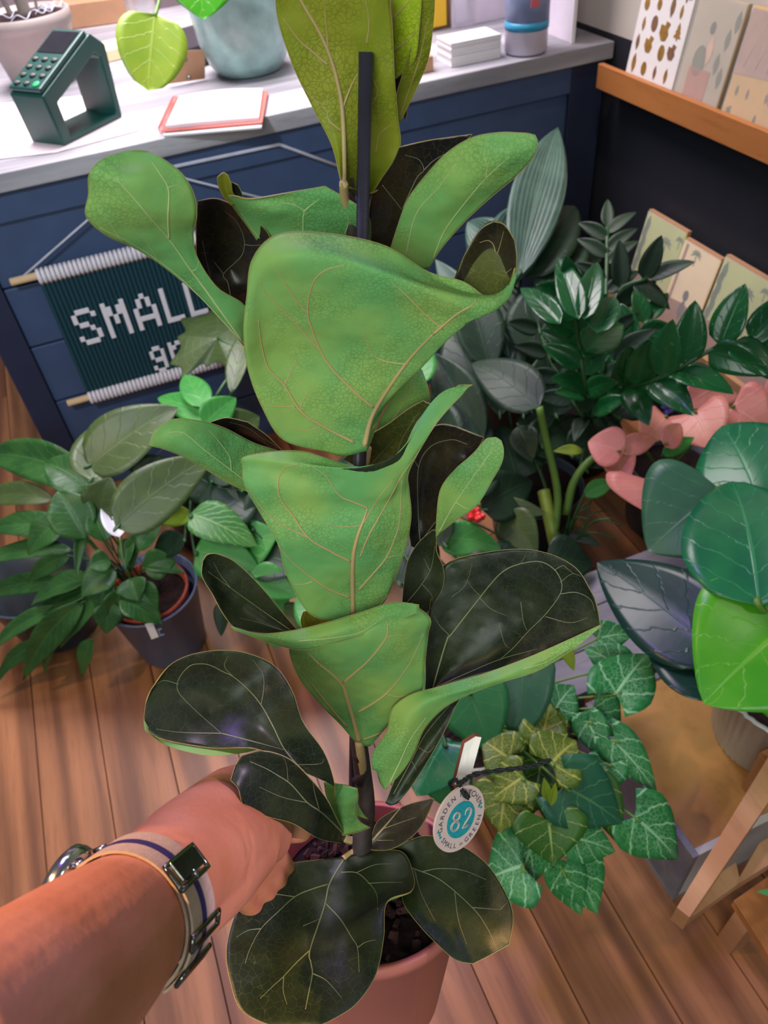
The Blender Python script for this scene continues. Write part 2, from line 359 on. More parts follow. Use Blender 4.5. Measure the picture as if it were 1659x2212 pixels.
def patch(name, rows, mats, parent, nu=24, nv=44, side='under', thick=0.0007, veins=None, vmat='vein_pale', rim=True, mid=None, vw=3.2, rimw=1.0):
    """blade surface through a net of points; each row = (distance, [(x,y) or (x,y,offset) ...]) from left margin to right margin"""
    net = []
    for d, pts in rows:
        net.append([at(p[0], p[1], d+(p[2] if len(p) > 2 else 0)) for p in pts])
    cols = [spline([r[j] for r in net], nv) for j in range(len(net[0]))]
    grid = [spline([c[i] for c in cols], nu) for i in range(nv)]
    V = [p for r in grid for p in r]
    F = [(i*nu+j, i*nu+j+1, (i+1)*nu+j+1, (i+1)*nu+j) for i in range(nv-1) for j in range(nu-1)]
    bv = BVHTree.FromPolygons(V, F)
    # which way does the visible part face?
    s = 0
    i0 = nv//3
    for i in range(i0, nv-i0):
        for j in range(nu//5, nu//2):
            a = grid[i][j]; nn = (grid[i][j+1]-a).cross(grid[i+1][j]-a); s += nn.dot(CAMV-a)
    flip = (s < 0)
    if flip: F = [q[::-1] for q in F]
    me = mesh(name, V, F, True)
    top, under = mats
    if side == 'under': order = [under, top, M['edge']]
    else: order = [top, under, M['edge']]
    o = link(name, me, order, parent)
    so = o.modifiers.new('solidify', 'SOLIDIFY'); so.thickness = thick; so.offset = -1; so.material_offset = 1; so.material_offset_rim = 2
    mb = MB()
    if rim:
        edge = [grid[i][0] for i in range(nv)] + [grid[nv-1][j] for j in range(1, nu)] + [grid[i][nu-1] for i in range(nv-2, -1, -1)]
        mb.tube(edge, rimw*0.5/FPX*0.6, 5)
        mb.build('leaf_margin', M['edge'], o)
    if veins:
        for vv in veins:
            vb = MB()
            wd = vw
            if isinstance(vv, tuple): wd, vv = vv
            pts2 = spline([(p[0], p[1], 0) for p in vv], max(8, len(vv)*7))
            hits = []
            for p in pts2:
                d = ray(p.x, p.y).normalized(); h = bv.ray_cast(CAM, d)
                if h[0] is not None: hits.append(h[0]-d*0.0001)
            if len(hits) > 2:
                # keep one continuous run
                run = [hits[0]]
                for q in hits[1:]:
                    if (q-run[-1]).length < 0.03: run.append(q)
                n = len(run); d0 = (run[0]-CAM).length
                vb.tube(run, [max(0.25, 1-0.72*i/n)*wd*(0.42 if vmat == 'vein_tan' else 0.33)/FPX*d0 for i in range(n)], 6)
            if vb.v: vb.build('vein', M[vmat], o)
    return o
def width_fn(kind):
    if kind == 'lance': return lambda t: (math.sin(PI*min(1, t**0.8))**0.9)*(1-0.15*t)
    if kind == 'ovate': return lambda t: math.sin(PI*t**0.62)**0.75 if t < 1 else 0
    if kind == 'round': return lambda t: (math.sin(PI*t**0.72))**0.5 if 0 < t < 1 else 0
    if kind == 'blade': return lambda t: min(1, 0.35+1.6*t)*(1-t**4)
    if kind == 'heart': return lambda t: max(0, 1.02*math.cos(PI/2*(max(0, t-0.12)/0.88)**1.15)**0.85 if t > 0.12 else 0.72+0.3*math.sin(PI/2*t/0.12))
    if kind == 'arrow': return lambda t: max(0, (1-((t-0.22)/0.78)**1.25)) if t > 0.22 else 0.62+0.38*math.sin(PI/2*t/0.22)
def bleaf(parent, mat, B, T, w, kind='lance', bow=0.12, roll=0.0, fold=0.18, n=14, m=4, up=None, name='leaf', wave=0.0, thick=0.0006, lobe=None):
    """leaf from base B to tip T (world), full width w; bow lifts the middle, roll turns the blade"""
    B = Vector(B); T = Vector(T); ax = (T-B); L = ax.length; axn = ax.normalized()
    mid = (B+T)/2; view = (CAM-mid).normalized()
    up = Vector(up) if up is not None else (view*0.65+Vector((0, 0, 1))*0.75)
    side = axn.cross(up).normalized(); nrm = side.cross(axn).normalized()
    rm = Matrix.Rotation(roll, 3, axn); side = rm @ side; nrm = rm @ nrm
    f = width_fn(kind); V = []; UV = []
    if lobe is None: lobe = {'heart': 0.22, 'arrow': 0.30}.get(kind, 0.0)
    ph = random.random()*6
    for i in range(n+1):
        t = i/n; c = B+ax*t+Vector((0, 0, 1))*(bow*L*4*t*(1-t))
        ww = f(t)*w/2
        for j in range(-m, m+1):
            s = j/m
            back = lobe*L*abs(s)**1.3*max(0, 1-t*2.6)
            z = abs(s)*fold*ww + wave*w*math.sin(t*17+ph)*abs(s)**2
            V.append(c+side*(s*ww)+nrm*z-axn*back); UV.append((0.5+s*0.5, t))
    k = 2*m+1
    F = [(i*k+j, i*k+j+1, (i+1)*k+j+1, (i+1)*k+j) for i in range(n) for j in range(2*m)]
    me = mesh(name, V, F, True); uv = me.uv_layers.new(name='UVMap')
    for li, lp in enumerate(me.loops): uv.data[li].uv = UV[lp.vertex_index]
    o = link(name, me, M[mat] if isinstance(mat, str) else mat, parent)
    so = o.modifiers.new('solidify', 'SOLIDIFY'); so.thickness = thick; so.offset = 0
    return o
def stalk(parent, P, r, mat='petiole', name='petiole', seg=7, n=14):
    return MB().tube(spline(P, n), r, seg).build(name, M[mat], parent)
def pot(parent, c, r1, r0, h, mat, rimh=0.012, wall=0.004, soil=0.85, soilmat='soil', axis=(0, 0, 1), name='pot', flute=0, fn=0):
    prof = [(r0*0.6, 0), (r0, 0.0), (r0+0.002, 0.003), (r1-0.002, h-rimh), (r1+0.002, h-rimh+0.001), (r1+0.003, h), (r1-wall, h), (r0-wall, 0.01), (0.0005, 0.01)]
    o = MB().lathe(prof, c, axis, 96 if fn else 48, flute, fn).build(name, M[mat], parent)
    if soil:
        rs = r0+(r1-r0)*soil-wall*1.2; mb = MB(); ax = Vector(axis).normalized()
        a = ax.orthogonal().normalized(); b = ax.cross(a); V = [Vector(c)+ax*(h*soil+0.004)]; F = []
        K = 8; S = 32
        for i in range(1, K+1):
            for k in range(S):
                rr = rs*i/K; an = 2*PI*k/S
                V.append(Vector(c)+ax*(h*soil+random.uniform(-0.003, 0.004)*(1 if i < K else 0))+(a*math.cos(an)+b*math.sin(an))*rr)
        F += [(0, 1+k, 1+(k+1) % S) for k in range(S)]
        for i in range(K-1): F += [(1+i*S+k, 1+(i+1)*S+k, 1+(i+1)*S+(k+1) % S, 1+i*S+(k+1) % S) for k in range(S)]
        mb.add(V, F, False).build('soil', M[soilmat], parent)
    return o
def text_mesh(s, size, mat, name, parent, mw, extrude=0.0002, align='CENTER'):
    cu = bpy.data.curves.new('txt', 'FONT'); cu.body = s; cu.size = size; cu.extrude = extrude; cu.align_x = align; cu.align_y = 'CENTER'
    to = bpy.data.objects.new('txt', cu); C.objects.link(to)
    dg = bpy.context.evaluated_depsgraph_get(); me = bpy.data.meshes.new_from_object(to.evaluated_get(dg)); bpy.data.objects.remove(to)
    me.transform(mw); me.name = name
    return link(name, me, mat, parent)
V3 = Vector
# ================================================================ STRUCTURE
fl = tag(MB().box((-1.6, -0.5, -0.03), (2.2, 3.9, -0.004)).build('floor', M['joint']), kind='structure')
PW = 0.137
for i in range(int(3.8/PW)+1):
    x0 = -1.6+i*PW; y = -0.5-random.uniform(0, 1.1)
    while y < 3.9:
        y1 = min(3.9, y+1.22); ya = max(-0.5, y)
        if y1 > -0.45:
            g = 0.0006; a = (x0+g, ya+g, -0.004); b = (min(2.2, x0+PW)-g, y1-g, 0.0)
            P = [(a[0], a[1], a[2]), (b[0], a[1], a[2]), (b[0], b[1], a[2]), (a[0], b[1], a[2])]
            c = 0.0009
            Q = [(a[0]+c, a[1]+c, 0), (b[0]-c, a[1]+c, 0), (b[0]-c, b[1]-c, 0), (a[0]+c, b[1]-c, 0)]
            MB().hexa(P+Q).build('plank', M['floor'], fl)
        y += 1.22
WX = 1.40
tag(MB().box((WX, 0.2, 0), (WX+0.05, 3.9, 0.93)).build('wall_right', M['navydark']), kind='structure')
M['plaster'] = simple('warm_plaster', rgb(206, 196, 188), 0.8, 0.05, 8)
tag(MB().box((WX, 0.2, 0.93), (WX+0.05, 3.9, 2.4)).build('wall_right_upper', M['plaster']), kind='structure')
M['backwall'] = simple('back_wall_paint', rgb(170, 150, 160), 0.8, 0.1, 5)
tag(MB().box((-1.6, 3.6, 0), (WX, 3.65, 2.4)).build('wall_back', M['backwall']), kind='structure')
# ================================================================ COUNTER
YF = 1.95; XL, XR = -0.345, 1.385
ct = thing('shop_counter', 'navy panelled shop counter with weathered grey worktop', 'counter', (0.5, 2.4, 0))
MB().box((XL+0.02, YF+0.012, 0), (XR, 3.3, 0.875)).build('body', M['navy2'], ct)
for (z0, z1) in ((0.0, 0.158), (0.162, 0.318), (0.322, 0.488), (0.492, 0.652), (0.656, 0.805)):
    MB().box((XL+0.072, YF-0.002, z0+0.001), (1.28, YF+0.012, z1-0.001)).build('board', M['navy'], ct, 0.002)
MB().box((XL, YF-0.014, 0), (XL+0.072, YF+0.012, 0.875)).build('stile', M['navy2'], ct, 0.002)
MB().box((1.28, YF-0.014, 0), (XR, YF+0.012, 0.875)).build('stile', M['navy2'], ct, 0.002)
MB().box((XL+0.072, YF-0.014, 0.808), (1.28, YF+0.012, 0.875)).build('top_rail', M['navy'], ct, 0.002)
MB().box((XL, YF, 0.0), (XL+0.02, 3.3, 0.875)).build('side_panel', M['navy2'], ct)
MB().box((XL-0.02, YF-0.03, 0.877), (WX-0.005, 3.3, 0.918)).build('worktop', M['top'], ct, 0.003)
ZT = 0.9185
# ---- macrame sign
YS = 1.925
sg = thing('woven_wall_hanging', 'dark teal knitted hanging with white letters reading SMALL on the counter front', 'sign', (0.14, YS, 0.3))
SX0, SX1, SZ0, SZ1 = -0.185, 0.47, 0.333, 0.668
for z, xa, xb in ((0.678, -0.246, 0.53), (0.320, -0.242, 0.52)):
    MB().tube([(xa, YS, z), (xb, YS, z)], 0.009, 14).build('dowel', M['dowel'], sg)
nR = 60
mb = MB()
for k in range(nR):
    x = SX0+(k+0.5)*(SX1-SX0)/nR
    mb.tube([(x, YS, SZ0), (x, YS, SZ1)], 0.0058, 6, False)
clo = mb.build('ribbed_cloth', M['yarn_dark'], sg); clo['kind'] = 'stuff'
for z in (0.678, 0.322):
    mb = MB()
    for k in range(nR):
        x = SX0+(k+0.5)*(SX1-SX0)/nR
        mb.tube([(x, YS-0.001, z-0.021), (x, YS-0.013, z-0.010), (x, YS-0.013, z+0.008), (x, YS, z+0.014)], 0.0052, 6)
    o = mb.build('white_yarn_loops', M['yarn_white'], sg); o['kind'] = 'stuff'
F57 = {'S': ["01110", "10001", "10000", "01100", "00010", "00001", "10001", "01110"], 'M': ["10001", "11011", "11011", "10101", "10101", "10001", "10001", "10001"], 'A': ["00100", "01010", "01010", "10001", "10001", "11111", "10001", "10001"],
       'L': ["1000", "1000", "1000", "1000", "1000", "1000", "1000", "1111"], 'g': ["0110", "1001", "1001", "0111", "0001", "1001", "0110"], 'r': ["1011", "1100", "1000", "1000", "1000"], 'e': ["0110", "1001", "1111", "1000", "0111"], 'n': ["1110", "1001", "1001", "1001", "1001"], 'i': ["1", "0", "1", "1", "1", "1"]}
def knit(ch, x, ztop, px, pz):
    g = F57[ch]; m = MB()
    for r, row in enumerate(g):
        for c, b in enumerate(row):
            if b == '1':
                cx, cz = x+(c+0.5)*px, ztop-(r+0.5)*pz
                m.obox((cx, YS-0.0075, cz), V3((px*0.52, 0, 0)), V3((0, 0.0022, 0)), V3((0, 0, pz*0.54)))
    o = m.build('letter', M['yarn_white'], sg, 0.0012); o['label'] = 'white knitted letter '+ch
    return x+(len(g[0])+1.35)*px
x = -0.147
for ch in 'SMALL': x = knit(ch, x, 0.572, 0.0118, 0.0122)
x = 0.176
for ch in 'in': x = knit(ch, x, 0.470, 0.0075, 0.0075)
x = 0.006
for ch in 'green': x = knit(ch, x, 0.418 if ch == 'g' else 0.418, 0.0098, 0.0115)
MB().tube([(-0.215, YS, 0.684), (0.135, YS, 0.86)], 0.0028, 6).build('hanging_cord', M['cord'], sg)
MB().tube([(0.49, YS, 0.684), (0.135, YS, 0.86)], 0.0028, 6).build('hanging_cord', M['cord'], sg)
cg = thing('white_cord', 'white cord pinned in a shallow peak along the top of the counter front', 'cord', (0.47, 1.93, 0.85))
a, b, c = py(375, 360, 1.93), py(603, 312, 1.93), py(740, 362, 1.93)
MB().tube([a, b, c], 0.0042, 8).build('strand', M['cord'], cg)
MB().lathe([(0.004, 0), (0.005, 0.006), (0.0005, 0.008)], b+V3((0, 0.006, 0)), (0, -1, 0), 12).build('pin', M['metal'], cg)
# ================================================================ ON THE COUNTER
def frame(px0, py0, pxw, pyw, pxl, pyl, z=ZT):
    O = pz(px0, py0, z); return O, pz(pxw, pyw, z)-O, pz(pxl, pyl, z)-O
# sheet of paper below the reader
p1 = [pz(*q, ZT+0.0006) for q in ((-60, 350), (120, 330), (300, 282), (215, 205), (-60, 230))]
p1[0].y = max(p1[0].y, 1.93)
tag(MB().prism(p1, (0, 0, 0.0012)).build('sheet_of_paper', M['pinkpaper']), 'large pinkish sheet of paper lying under the dark green holder', 'paper')
# card reader holder
O, Wv, Lv = frame(140, 316, 62, 306, 262, 256, ZT+0.002)
w_ = Wv.normalized()*0.105; l_ = Lv.normalized(); l_ = (l_-w_.normalized()*l_.dot(w_.normalized())).normalized()*0.20; z_ = V3((0, 0, 1))
rd = thing('card_reader', 'dark green wedge shaped card reader holder with keypad and one lit green key', 'card reader', O)
def pr(l, z): return O+l_*l+z_*z
outer = [(0, 0), (1, 0), (1.06, 0.155), (0.88, 0.185), (-0.06, 0.108)]
inner = [(0.14, 0.012), (0.93, 0.012), (0.93, 0.135), (0.86, 0.145), (0.12, 0.085)]
mb = MB(); n = 5
V = [pr(*p) for p in outer]+[pr(*p) for p in inner]+[pr(*p)+w_ for p in outer]+[pr(*p)+w_ for p in inner]
F = []
for i in range(n):
    j = (i+1) % n
    F += [(i, j, n+j, n+i), (2*n+j, 2*n+i, 3*n+i, 3*n+j), (j, i, 2*n+i, 2*n+j), (n+i, n+j, 3*n+j, 3*n+i)]
mb.add(V, F); mb.build('holder', M['green_plastic'], rd, 0.004)
A = pr(-0.06, 0.108); B = pr(0.88, 0.185); up_ = (B-A).normalized(); nr = up_.cross(w_.normalized()).normalized()
if nr.z < 0: nr = -nr
Ls = (B-A).length; ww = w_.normalized()
ctr = (A+B)/2+w_/2
MB().obox(ctr+nr*0.006, ww*0.049, up_*(Ls*0.47), nr*0.006).build('terminal', M['green_plastic'], rd, 0.004)
MB().obox(A+w_/2+up_*(Ls*0.75)+nr*0.0125, ww*0.040, up_*(Ls*0.17), nr*0.001).build('screen', M['screen'], rd)
for r in range(4):
    for c in range(3):
        cc = A+w_*(0.22+0.28*c)+up_*(Ls*(0.10+0.125*r))+nr*0.012
        kg = (r == 0 and c == 0)
        o = MB().lathe([(0.0085, 0), (0.0085, 0.002), (0.0065, 0.003), (0.0005, 0.003)], cc, nr, 16).build('key', M['keygreen' if kg else 'dark'], rd)
        if kg: o['label'] = 'lit green key'
        else: MB().lathe([(0.0050, 0.003), (0.0045, 0.0036), (0.0005, 0.0036)], cc, nr, 12).build('key_cap', M['key'], o)
# notebook
O = pz(352, 292, ZT+0.001); wv = pz(583, 272, ZT)-O; lv = pz(395, 195, ZT)-O
wv = wv.normalized()*0.232; lv = lv.normalized()*0.235
tag(MB().prism([O+wv*0.02-lv*0.06, O+wv*0.99-lv*0.06, O+wv*0.99+lv*0.8, O+wv*0.02+lv*0.8], (0, 0, 0.004)).build('paper_pad', M['white']), 'white paper pad sticking out below the coral notebook', 'paper')
nb = thing('spiral_notebook', 'open spiral notebook with coral covers and white pages at the counter edge', 'notebook', O+V3((0, 0, 0.005)))
zo = V3((0, 0, 0.006))
MB().prism([O+zo, O+wv+zo, O+wv+lv+zo, O+lv+zo], (0, 0, 0.004)).build('cover', M['redcover'], nb, 0.001)
zo = V3((0, 0, 0.0105))
mb = MB(); a, b, c, d = O+wv*0.04+lv*0.03, O+wv*0.97+lv*0.04, O+wv*0.95+lv*0.98, O+wv*0.05+lv*0.97
N = 10; V = []; F = []
for zz in (0, 1):
    for i in range(N+1):
        for j in range(N+1):
            u, v_ = i/N, j/N; p = a.lerp(b, u).lerp(d.lerp(c, u), v_)
            V.append(p+zo+V3((0, 0, zz*(0.007+0.004*math.sin(u*PI)*(0.4+v_)))))
K = (N+1)**2
for i in range(N):
    for j in range(N):
        q = i*(N+1)+j; F += [(K+q, K+q+N+1, K+q+N+2, K+q+1), (q, q+1, q+N+2, q+N+1)]
for i in range(N):
    for (q, r) in ((i, i+1), (N*(N+1)+i+1, N*(N+1)+i)): F.append((q, r, K+r, K+q))
    q = (i+1)*(N+1); r = i*(N+1); F.append((q, r, K+r, K+q)); q += N; r += N; F.append((r, q, K+q, K+r))
mb.add(V, F); pg = mb.build('page_block', M['pinkpaper'], nb)
for k in range(9):   # handwriting strokes
    y0 = 0.82-k*0.085; mb = MB(); pts = []
    for s in range(26):
        u = 0.16+0.6*s/25*(0.7+0.3*math.sin(k*2.1)); p = a.lerp(b, u).lerp(d.lerp(c, u), y0+0.012*math.sin(s*2.7+k))
        pts.append(p+zo+V3((0, 0, 0.0078+0.004*math.sin(u*PI)*(0.4+y0))))
    if k < 5: mb.tube(pts, 0.0005, 4).build('handwriting', M['print_grey'], nb)
for k in range(22):
    p = O+lv*(0.05+0.9*k/21)+V3((0, 0, 0.009)); wn = wv.normalized()
    MB().tube([p+wn*0.010*math.cos(t_)+V3((0, 0, 0.010*math.sin(t_))) for t_ in [PI*0.0+i*PI/5 for i in range(8)]], 0.0011, 5).build('ring', M['redcover'], nb)
# celadon vase
vc = pz(562, 172, ZT); vc.y += 0.10
vz = thing('celadon_vase', 'large pale celadon green ceramic vase behind the notebook', 'vase', vc)
MB().lathe([(0.07, 0), (0.085, 0.004), (0.105, 0.03), (0.122, 0.08), (0.128, 0.15), (0.122, 0.23), (0.10, 0.31), (0.07, 0.37), (0.06, 0.40), (0.067, 0.42), (0.062, 0.42), (0.054, 0.40), (0.0005, 0.39)], vc, (0, 0, 1), 56).build('body', M['celadon'], vz)
# taupe pot
tc = pz(112, 196, ZT); tc.y += 0.10; tc.x -= 0.005
tp = thing('taupe_potted_plant', 'taupe plastic pot with dry soil and pale trunks at the left of the counter', 'potted plant', tc)
pot(tp, tc, 0.118, 0.085, 0.17, 'taupe', 0.035, 0.005, 0.93)
M['trunk'] = simple('pale_trunk', rgb(150, 138, 132), 0.8, 0.2, 50, 0.5)
for dx, dy, lx, rr in ((0.005, 0.0, 0.0, 0.017), (-0.03, 0.01, -0.05, 0.007), (0.035, 0.015, 0.07, 0.004)):
    stalk(tp, [tc+V3((dx, dy, 0.155)), tc+V3((dx+lx*0.3, dy, 0.26)), tc+V3((dx+lx, dy+0.02, 0.45))], rr, 'trunk', 'stem')
for k in range(7):
    an = random.random()*6; rr = random.uniform(0.02, 0.08); p = tc+V3((rr*math.cos(an), rr*math.sin(an), 0.163))
    stalk(tp, [p, p+V3((0.02, 0.0, 0.012)), p+V3((0.04, -0.02, 0.004)), p+V3((0.055, 0.01, 0.012))], 0.0012, 'cord', 'root')
# things hidden behind it
def cbox(name, label, cat, x, y, z0, sx, sy, sz, mat, rot=0, bev=0.002, group=None):
    c = pz(x, y, z0); c.y += sy/2
    ca, sa = math.cos(rot), math.sin(rot)
    o = MB().obox(c+V3((0, 0, sz/2)), V3((ca, sa, 0))*sx/2, V3((-sa, ca, 0))*sy/2, V3((0, 0, sz/2))).build(name, M[mat], None, bev)
    tag(o, label, cat, group); return c, o
M['cream'] = simple('cream_card', rgb(240, 214, 170), 0.7, 0.05)
cbox('paper_bag', 'cream paper bag lying flat between the taupe pot and the hanging leaf', 'bag', 262, 128, ZT+0.001, 0.17, 0.12, 0.03, 'cream', 0.2)
cbox('cream_box', 'low cream box left of the taupe pot', 'box', -75, 170, ZT+0.001, 0.10, 0.14, 0.05, 'cream', 0.1)
cbox('kraft_box', 'brown cardboard box behind the hanging leaf', 'box', 215, 55, ZT+0.001, 0.26, 0.16, 0.07, 'kraft', -0.2)
# black purse-like pouch and jar
c, o = cbox('black_folder', 'black glossy folder lying between the jar and the vase', 'folder', 445, 140, ZT+0.001, 0.20, 0.24, 0.05, 'screen', 0.35, 0.008)
gj = thing('glass_jar', 'clear glass jar with a bright streak behind the hanging leaf', 'jar', pz(325, 95, ZT))
c = pz(325, 95, ZT)
MB().lathe([(0.04, 0), (0.045, 0.005), (0.045, 0.2), (0.04, 0.22), (0.037, 0.22), (0.042, 0.2), (0.042, 0.01), (0.0005, 0.008)], c, (0, 0, 1), 32).build('body', M['glass'], gj)
ec = thing('earring_card', 'small brown earring card with two silver studs leaning beside the notebook', 'card', pz(400, 178, ZT))
P = [py(362, 182, pz(400, 182, ZT).y), py(443, 170, pz(400, 182, ZT).y), py(443, 107, pz(400, 182, ZT).y), py(360, 112, pz(400, 182, ZT).y)]
MB().prism(P, (0, 0.002, 0)).build('card', M['kraft'], ec)
for q in ((400, 127), (408, 167)):
    p = py(q[0], q[1], pz(400, 182, ZT).y-0.001)
    MB().lathe([(0.004, 0), (0.0055, 0.002), (0.003, 0.006), (0.0004, 0.007)], p, (0, -1, 0), 10).build('stud', M['metal'], ec)
# trailing plant over the jar
tpz = thing('trailing_pothos', 'trailing plant with two bright green leaves hanging in front of the glass jar', 'plant', at(350, -60, 2.15))
a = at(335, 35, 2.05)
stalk(tpz, [at(352, -80, 2.15), at(346, -10, 2.1), a], 0.004, 'petiole', 'petiole')
bleaf(tpz, 'lime', a, at(320, 196, 1.98), 0.150, 'round', 0.02, 0.0, 0.12, up=(CAM-a), lobe=0.03)
b = at(430, -70, 2.1); stalk(tpz, [at(352, -80, 2.15), at(390, -80, 2.12), b], 0.003, 'petiole', 'petiole')
bleaf(tpz, 'bright', b, at(440, 42, 2.05), 0.16, 'ovate', 0.02, 0.0, 0.1, up=(CAM-b))
# stack of cards in an open acrylic box
O, Wv, Lv = frame(975, 146, 1092, 122, 940, 112)
wd = Wv.normalized(); ld = V3((-wd.y, wd.x, 0))
cs = thing('card_stack', 'thick white stack of small cards in front of the spray bottle', 'cards', O)
for k in range(9):
    j = random.uniform(-0.0015, 0.0015)
    MB().prism([O+V3((j, j, 0.006*k)), O+wd*0.14+V3((j, j, 0.006*k)), O+wd*0.14+ld*0.09+V3((j, j, 0.006*k)), O+ld*0.09+V3((j, j, 0.006*k))], (0, 0, 0.0056)).build('card_bundle', M['white'], cs)
O2 = O-wd*0.045+V3((0, -0.0, 0)); 
tag(MB().prism([O2-wd*0.05, O2-wd*0.004, O2-wd*0.004+ld*0.12, O2-wd*0.05+ld*0.12], (0, 0, 0.035)).build('cardboard_tray', M['kraft'], None, 0.002), 'low kraft cardboard tray left of the white card stack', 'tray')
c, o = cbox('cardboard_box', 'brown wooden display box with an orange and yellow side behind the card stack', 'box', 955, 60, ZT, 0.16, 0.14, 0.16, 'railwood', 0.2)
M['yellow'] = simple('yellow_print', rgb(240, 190, 40), 0.5, 0.03)
tag(MB().obox(c+V3((-0.03, -0.088, 0.07)), V3((0.035, 0, 0)), V3((0, 0.003, 0)), V3((0, 0, 0.06))).build('yellow_card', M['yellow']), 'yellow printed card standing against the brown box', 'card')
# spray bottle
sc = pz(1150, 118, ZT); sc.y += 0.035
sb = thing('plastic_bottle', 'clear plastic bottle with blue grey label beside the acrylic panel', 'bottle', sc)
M['clear'] = simple('cloudy_plastic', rgb(206, 196, 212), 0.2, 0.03, 10, 0)
M['blab'] = simple('blue_grey_label', rgb(126, 138, 176), 0.4, 0.2, 30, 0)
M['bband'] = simple('blue_band', rgb(52, 150, 190), 0.4, 0.02, 30, 0)
MB().lathe([(0.048, 0), (0.055, 0.006), (0.055, 0.19), (0.05, 0.22), (0.02, 0.25), (0.02, 0.28), (0.0005, 0.28)], sc, (0, 0, 1), 40).build('body', M['clear'], sb)
MB().lathe([(0.0555, 0.056), (0.0562, 0.056), (0.0562, 0.20), (0.0555, 0.20)], sc, (0, 0, 1), 40).build('label', M['blab'], sb)
MB().lathe([(0.0563, 0.056), (0.0566, 0.056), (0.0566, 0.075), (0.0563, 0.075)], sc, (0, 0, 1), 40).build('label_band', M['bband'], sb)
M['redp'] = simple('red_print', rgb(206, 96, 110), 0.5, 0, bump=0)
MB().obox(sc+V3((-0.012, -0.0565, 0.118)), V3((0.012, 0, 0)), V3((0, 0.0012, 0)), V3((0, 0, 0.008))).build('label_patch', M['redp'], sb)
sc2 = pz(1015, 62, ZT); sc2.y += 0.06
tag(MB().lathe([(0.04, 0), (0.045, 0.005), (0.05, 0.12), (0.046, 0.12), (0.04, 0.01), (0.0005, 0.01)], sc2, (0, 0, 1), 32).build('glass_tumbler', M['glass']), 'clear glass tumbler behind the white card stack', 'glass')
# acrylic display panel
ap = thing('acrylic_display_case', 'white edged clear acrylic display case at the right end of the counter', 'display case', pz(1230, 105, ZT))
q0 = pz(1205, 88, ZT); q1 = pz(1252, 103, ZT)
M['panel'] = simple('frosted_panel', rgb(226, 214, 226), 0.3, 0.03)
q1 = V3((1.30, 1.975, ZT)); q0 = V3((1.30, 2.30, ZT))
MB().box((1.297, 1.975, ZT), (1.302, 2.35, ZT+0.42)).build('side', M['panel'], ap)
MB().box((1.12, 2.33, ZT), (1.297, 2.335, ZT+0.42)).build('back', M['panel'], ap)
MB().box((1.294, 1.970, ZT), (1.304, 1.975, ZT+0.42)).build('edge_strip', M['white'], ap)
# ================================================================ CARD RAIL ON THE RIGHT WALL
rl = thing('card_rail', 'orange oak picture rail holding greeting cards on the dark wall', 'shelf', (1.35, 1.2, 0.82))
YR0, YR1 = 1.885, 0.55
XRL = 1.325
MB().box((XRL, YR1, 0.826), (XRL+0.016, YR0, 0.884)).build('front_lip', M['railwood'], rl, 0.0015)
MB().box((XRL+0.016, YR1, 0.826), (WX-0.001, YR0, 0.838)).build('ledge', M['railwood'], rl, 0.0015)
def wall_card(name, label, y0, y1, h, mat, tilt=0.03, th=0.010, z0=0.839, grp=None):
    """card leaning against the right wall; y0 far, y1 near"""
    t_ = thing(name, label, 'card', (XRL+0.03, (y0+y1)/2, z0), grp)
    b0 = V3((XRL+0.020, y0, z0)); b1 = V3((XRL+0.020, y1, z0)); up = V3((tilt, 0, h))
    nrm = V3((h, 0, -tilt)).normalized()*th
    MB().hexa([b0, b1, b1+nrm, b0+nrm, b0+up, b1+up, b1+up+nrm, b0+up+nrm]).build('card_pack', M[mat], t_, 0.001)
    return t_, b0, (b1-b0), up, -nrm.normalized()
ng = M['gold'] = simple('gold_foil', rgb(176, 132, 66), 0.35, 0.3, 60, 0, Metallic=0.4)
M['brownfoil'] = simple('brown_print', rgb(128, 92, 70), 0.5, 0.2, 60, 0)
t_, b0, du, up, nn = wall_card('sticker_card', 'white card covered in small gold sticker shapes at the end of the oak rail', 1.80, 1.615, 0.26, 'white', 0.035)
SH = {'oval': [(math.cos(a)*0.8, math.sin(a)*1.2) for a in [i*PI/6 for i in range(12)]], 'sq': [(-1, -1.1), (1, -1.1), (1.0, 1.1), (-1, 1.1)],
      'leaf': [(0, -1.5), (0.5, -0.6), (0.55, 0.3), (0.1, 1.5), (-0.4, 0.6), (-0.45, -0.4)],
      'tree': [(-0.1, -1.5), (0.1, -1.5), (0.15, -1.0), (1.1, -1.0), (0.5, -0.2), (0.8, -0.1), (0.3, 0.6), (0.5, 0.7), (0, 1.6), (-0.5, 0.7), (-0.3, 0.6), (-0.8, -0.1), (-0.5, -0.2), (-1.1, -1.0), (-0.15, -1.0)],
      'arch': [(-1, -1), (-0.5, -1), (-0.45, 0.2), (0, 0.6), (0.45, 0.2), (0.5, -1), (1, -1), (0.9, 0.6), (0, 1.2), (-0.9, 0.6)],
      'blob': [(-1, -0.4), (-0.4, -1.2), (0.5, -1.1), (0.9, -0.3), (0.6, 0.3), (0.9, 1.0), (0.1, 1.2), (-0.1, 0.6), (-0.9, 0.7)]}
def stick(par, b0, du, up, nn, u, v, kind, s, mat, name='sticker'):
    e1 = du.normalized(); e2 = up.normalized(); c = b0+du*u+up*v+nn*0.0006
    pts = [c+e1*p[0]*s-e2*(-p[1])*s for p in SH[kind]]
    return MB().prism(pts, nn*0.0008).build(name, M[mat], par)
kinds = ['sq', 'leaf', 'arch', 'tree', 'oval', 'oval', 'leaf', 'leaf', 'leaf', 'oval', 'blob', 'tree', 'leaf', 'blob', 'oval', 'blob', 'leaf', 'oval', 'leaf', 'leaf', 'oval', 'leaf', 'blob', 'leaf']
k = 0
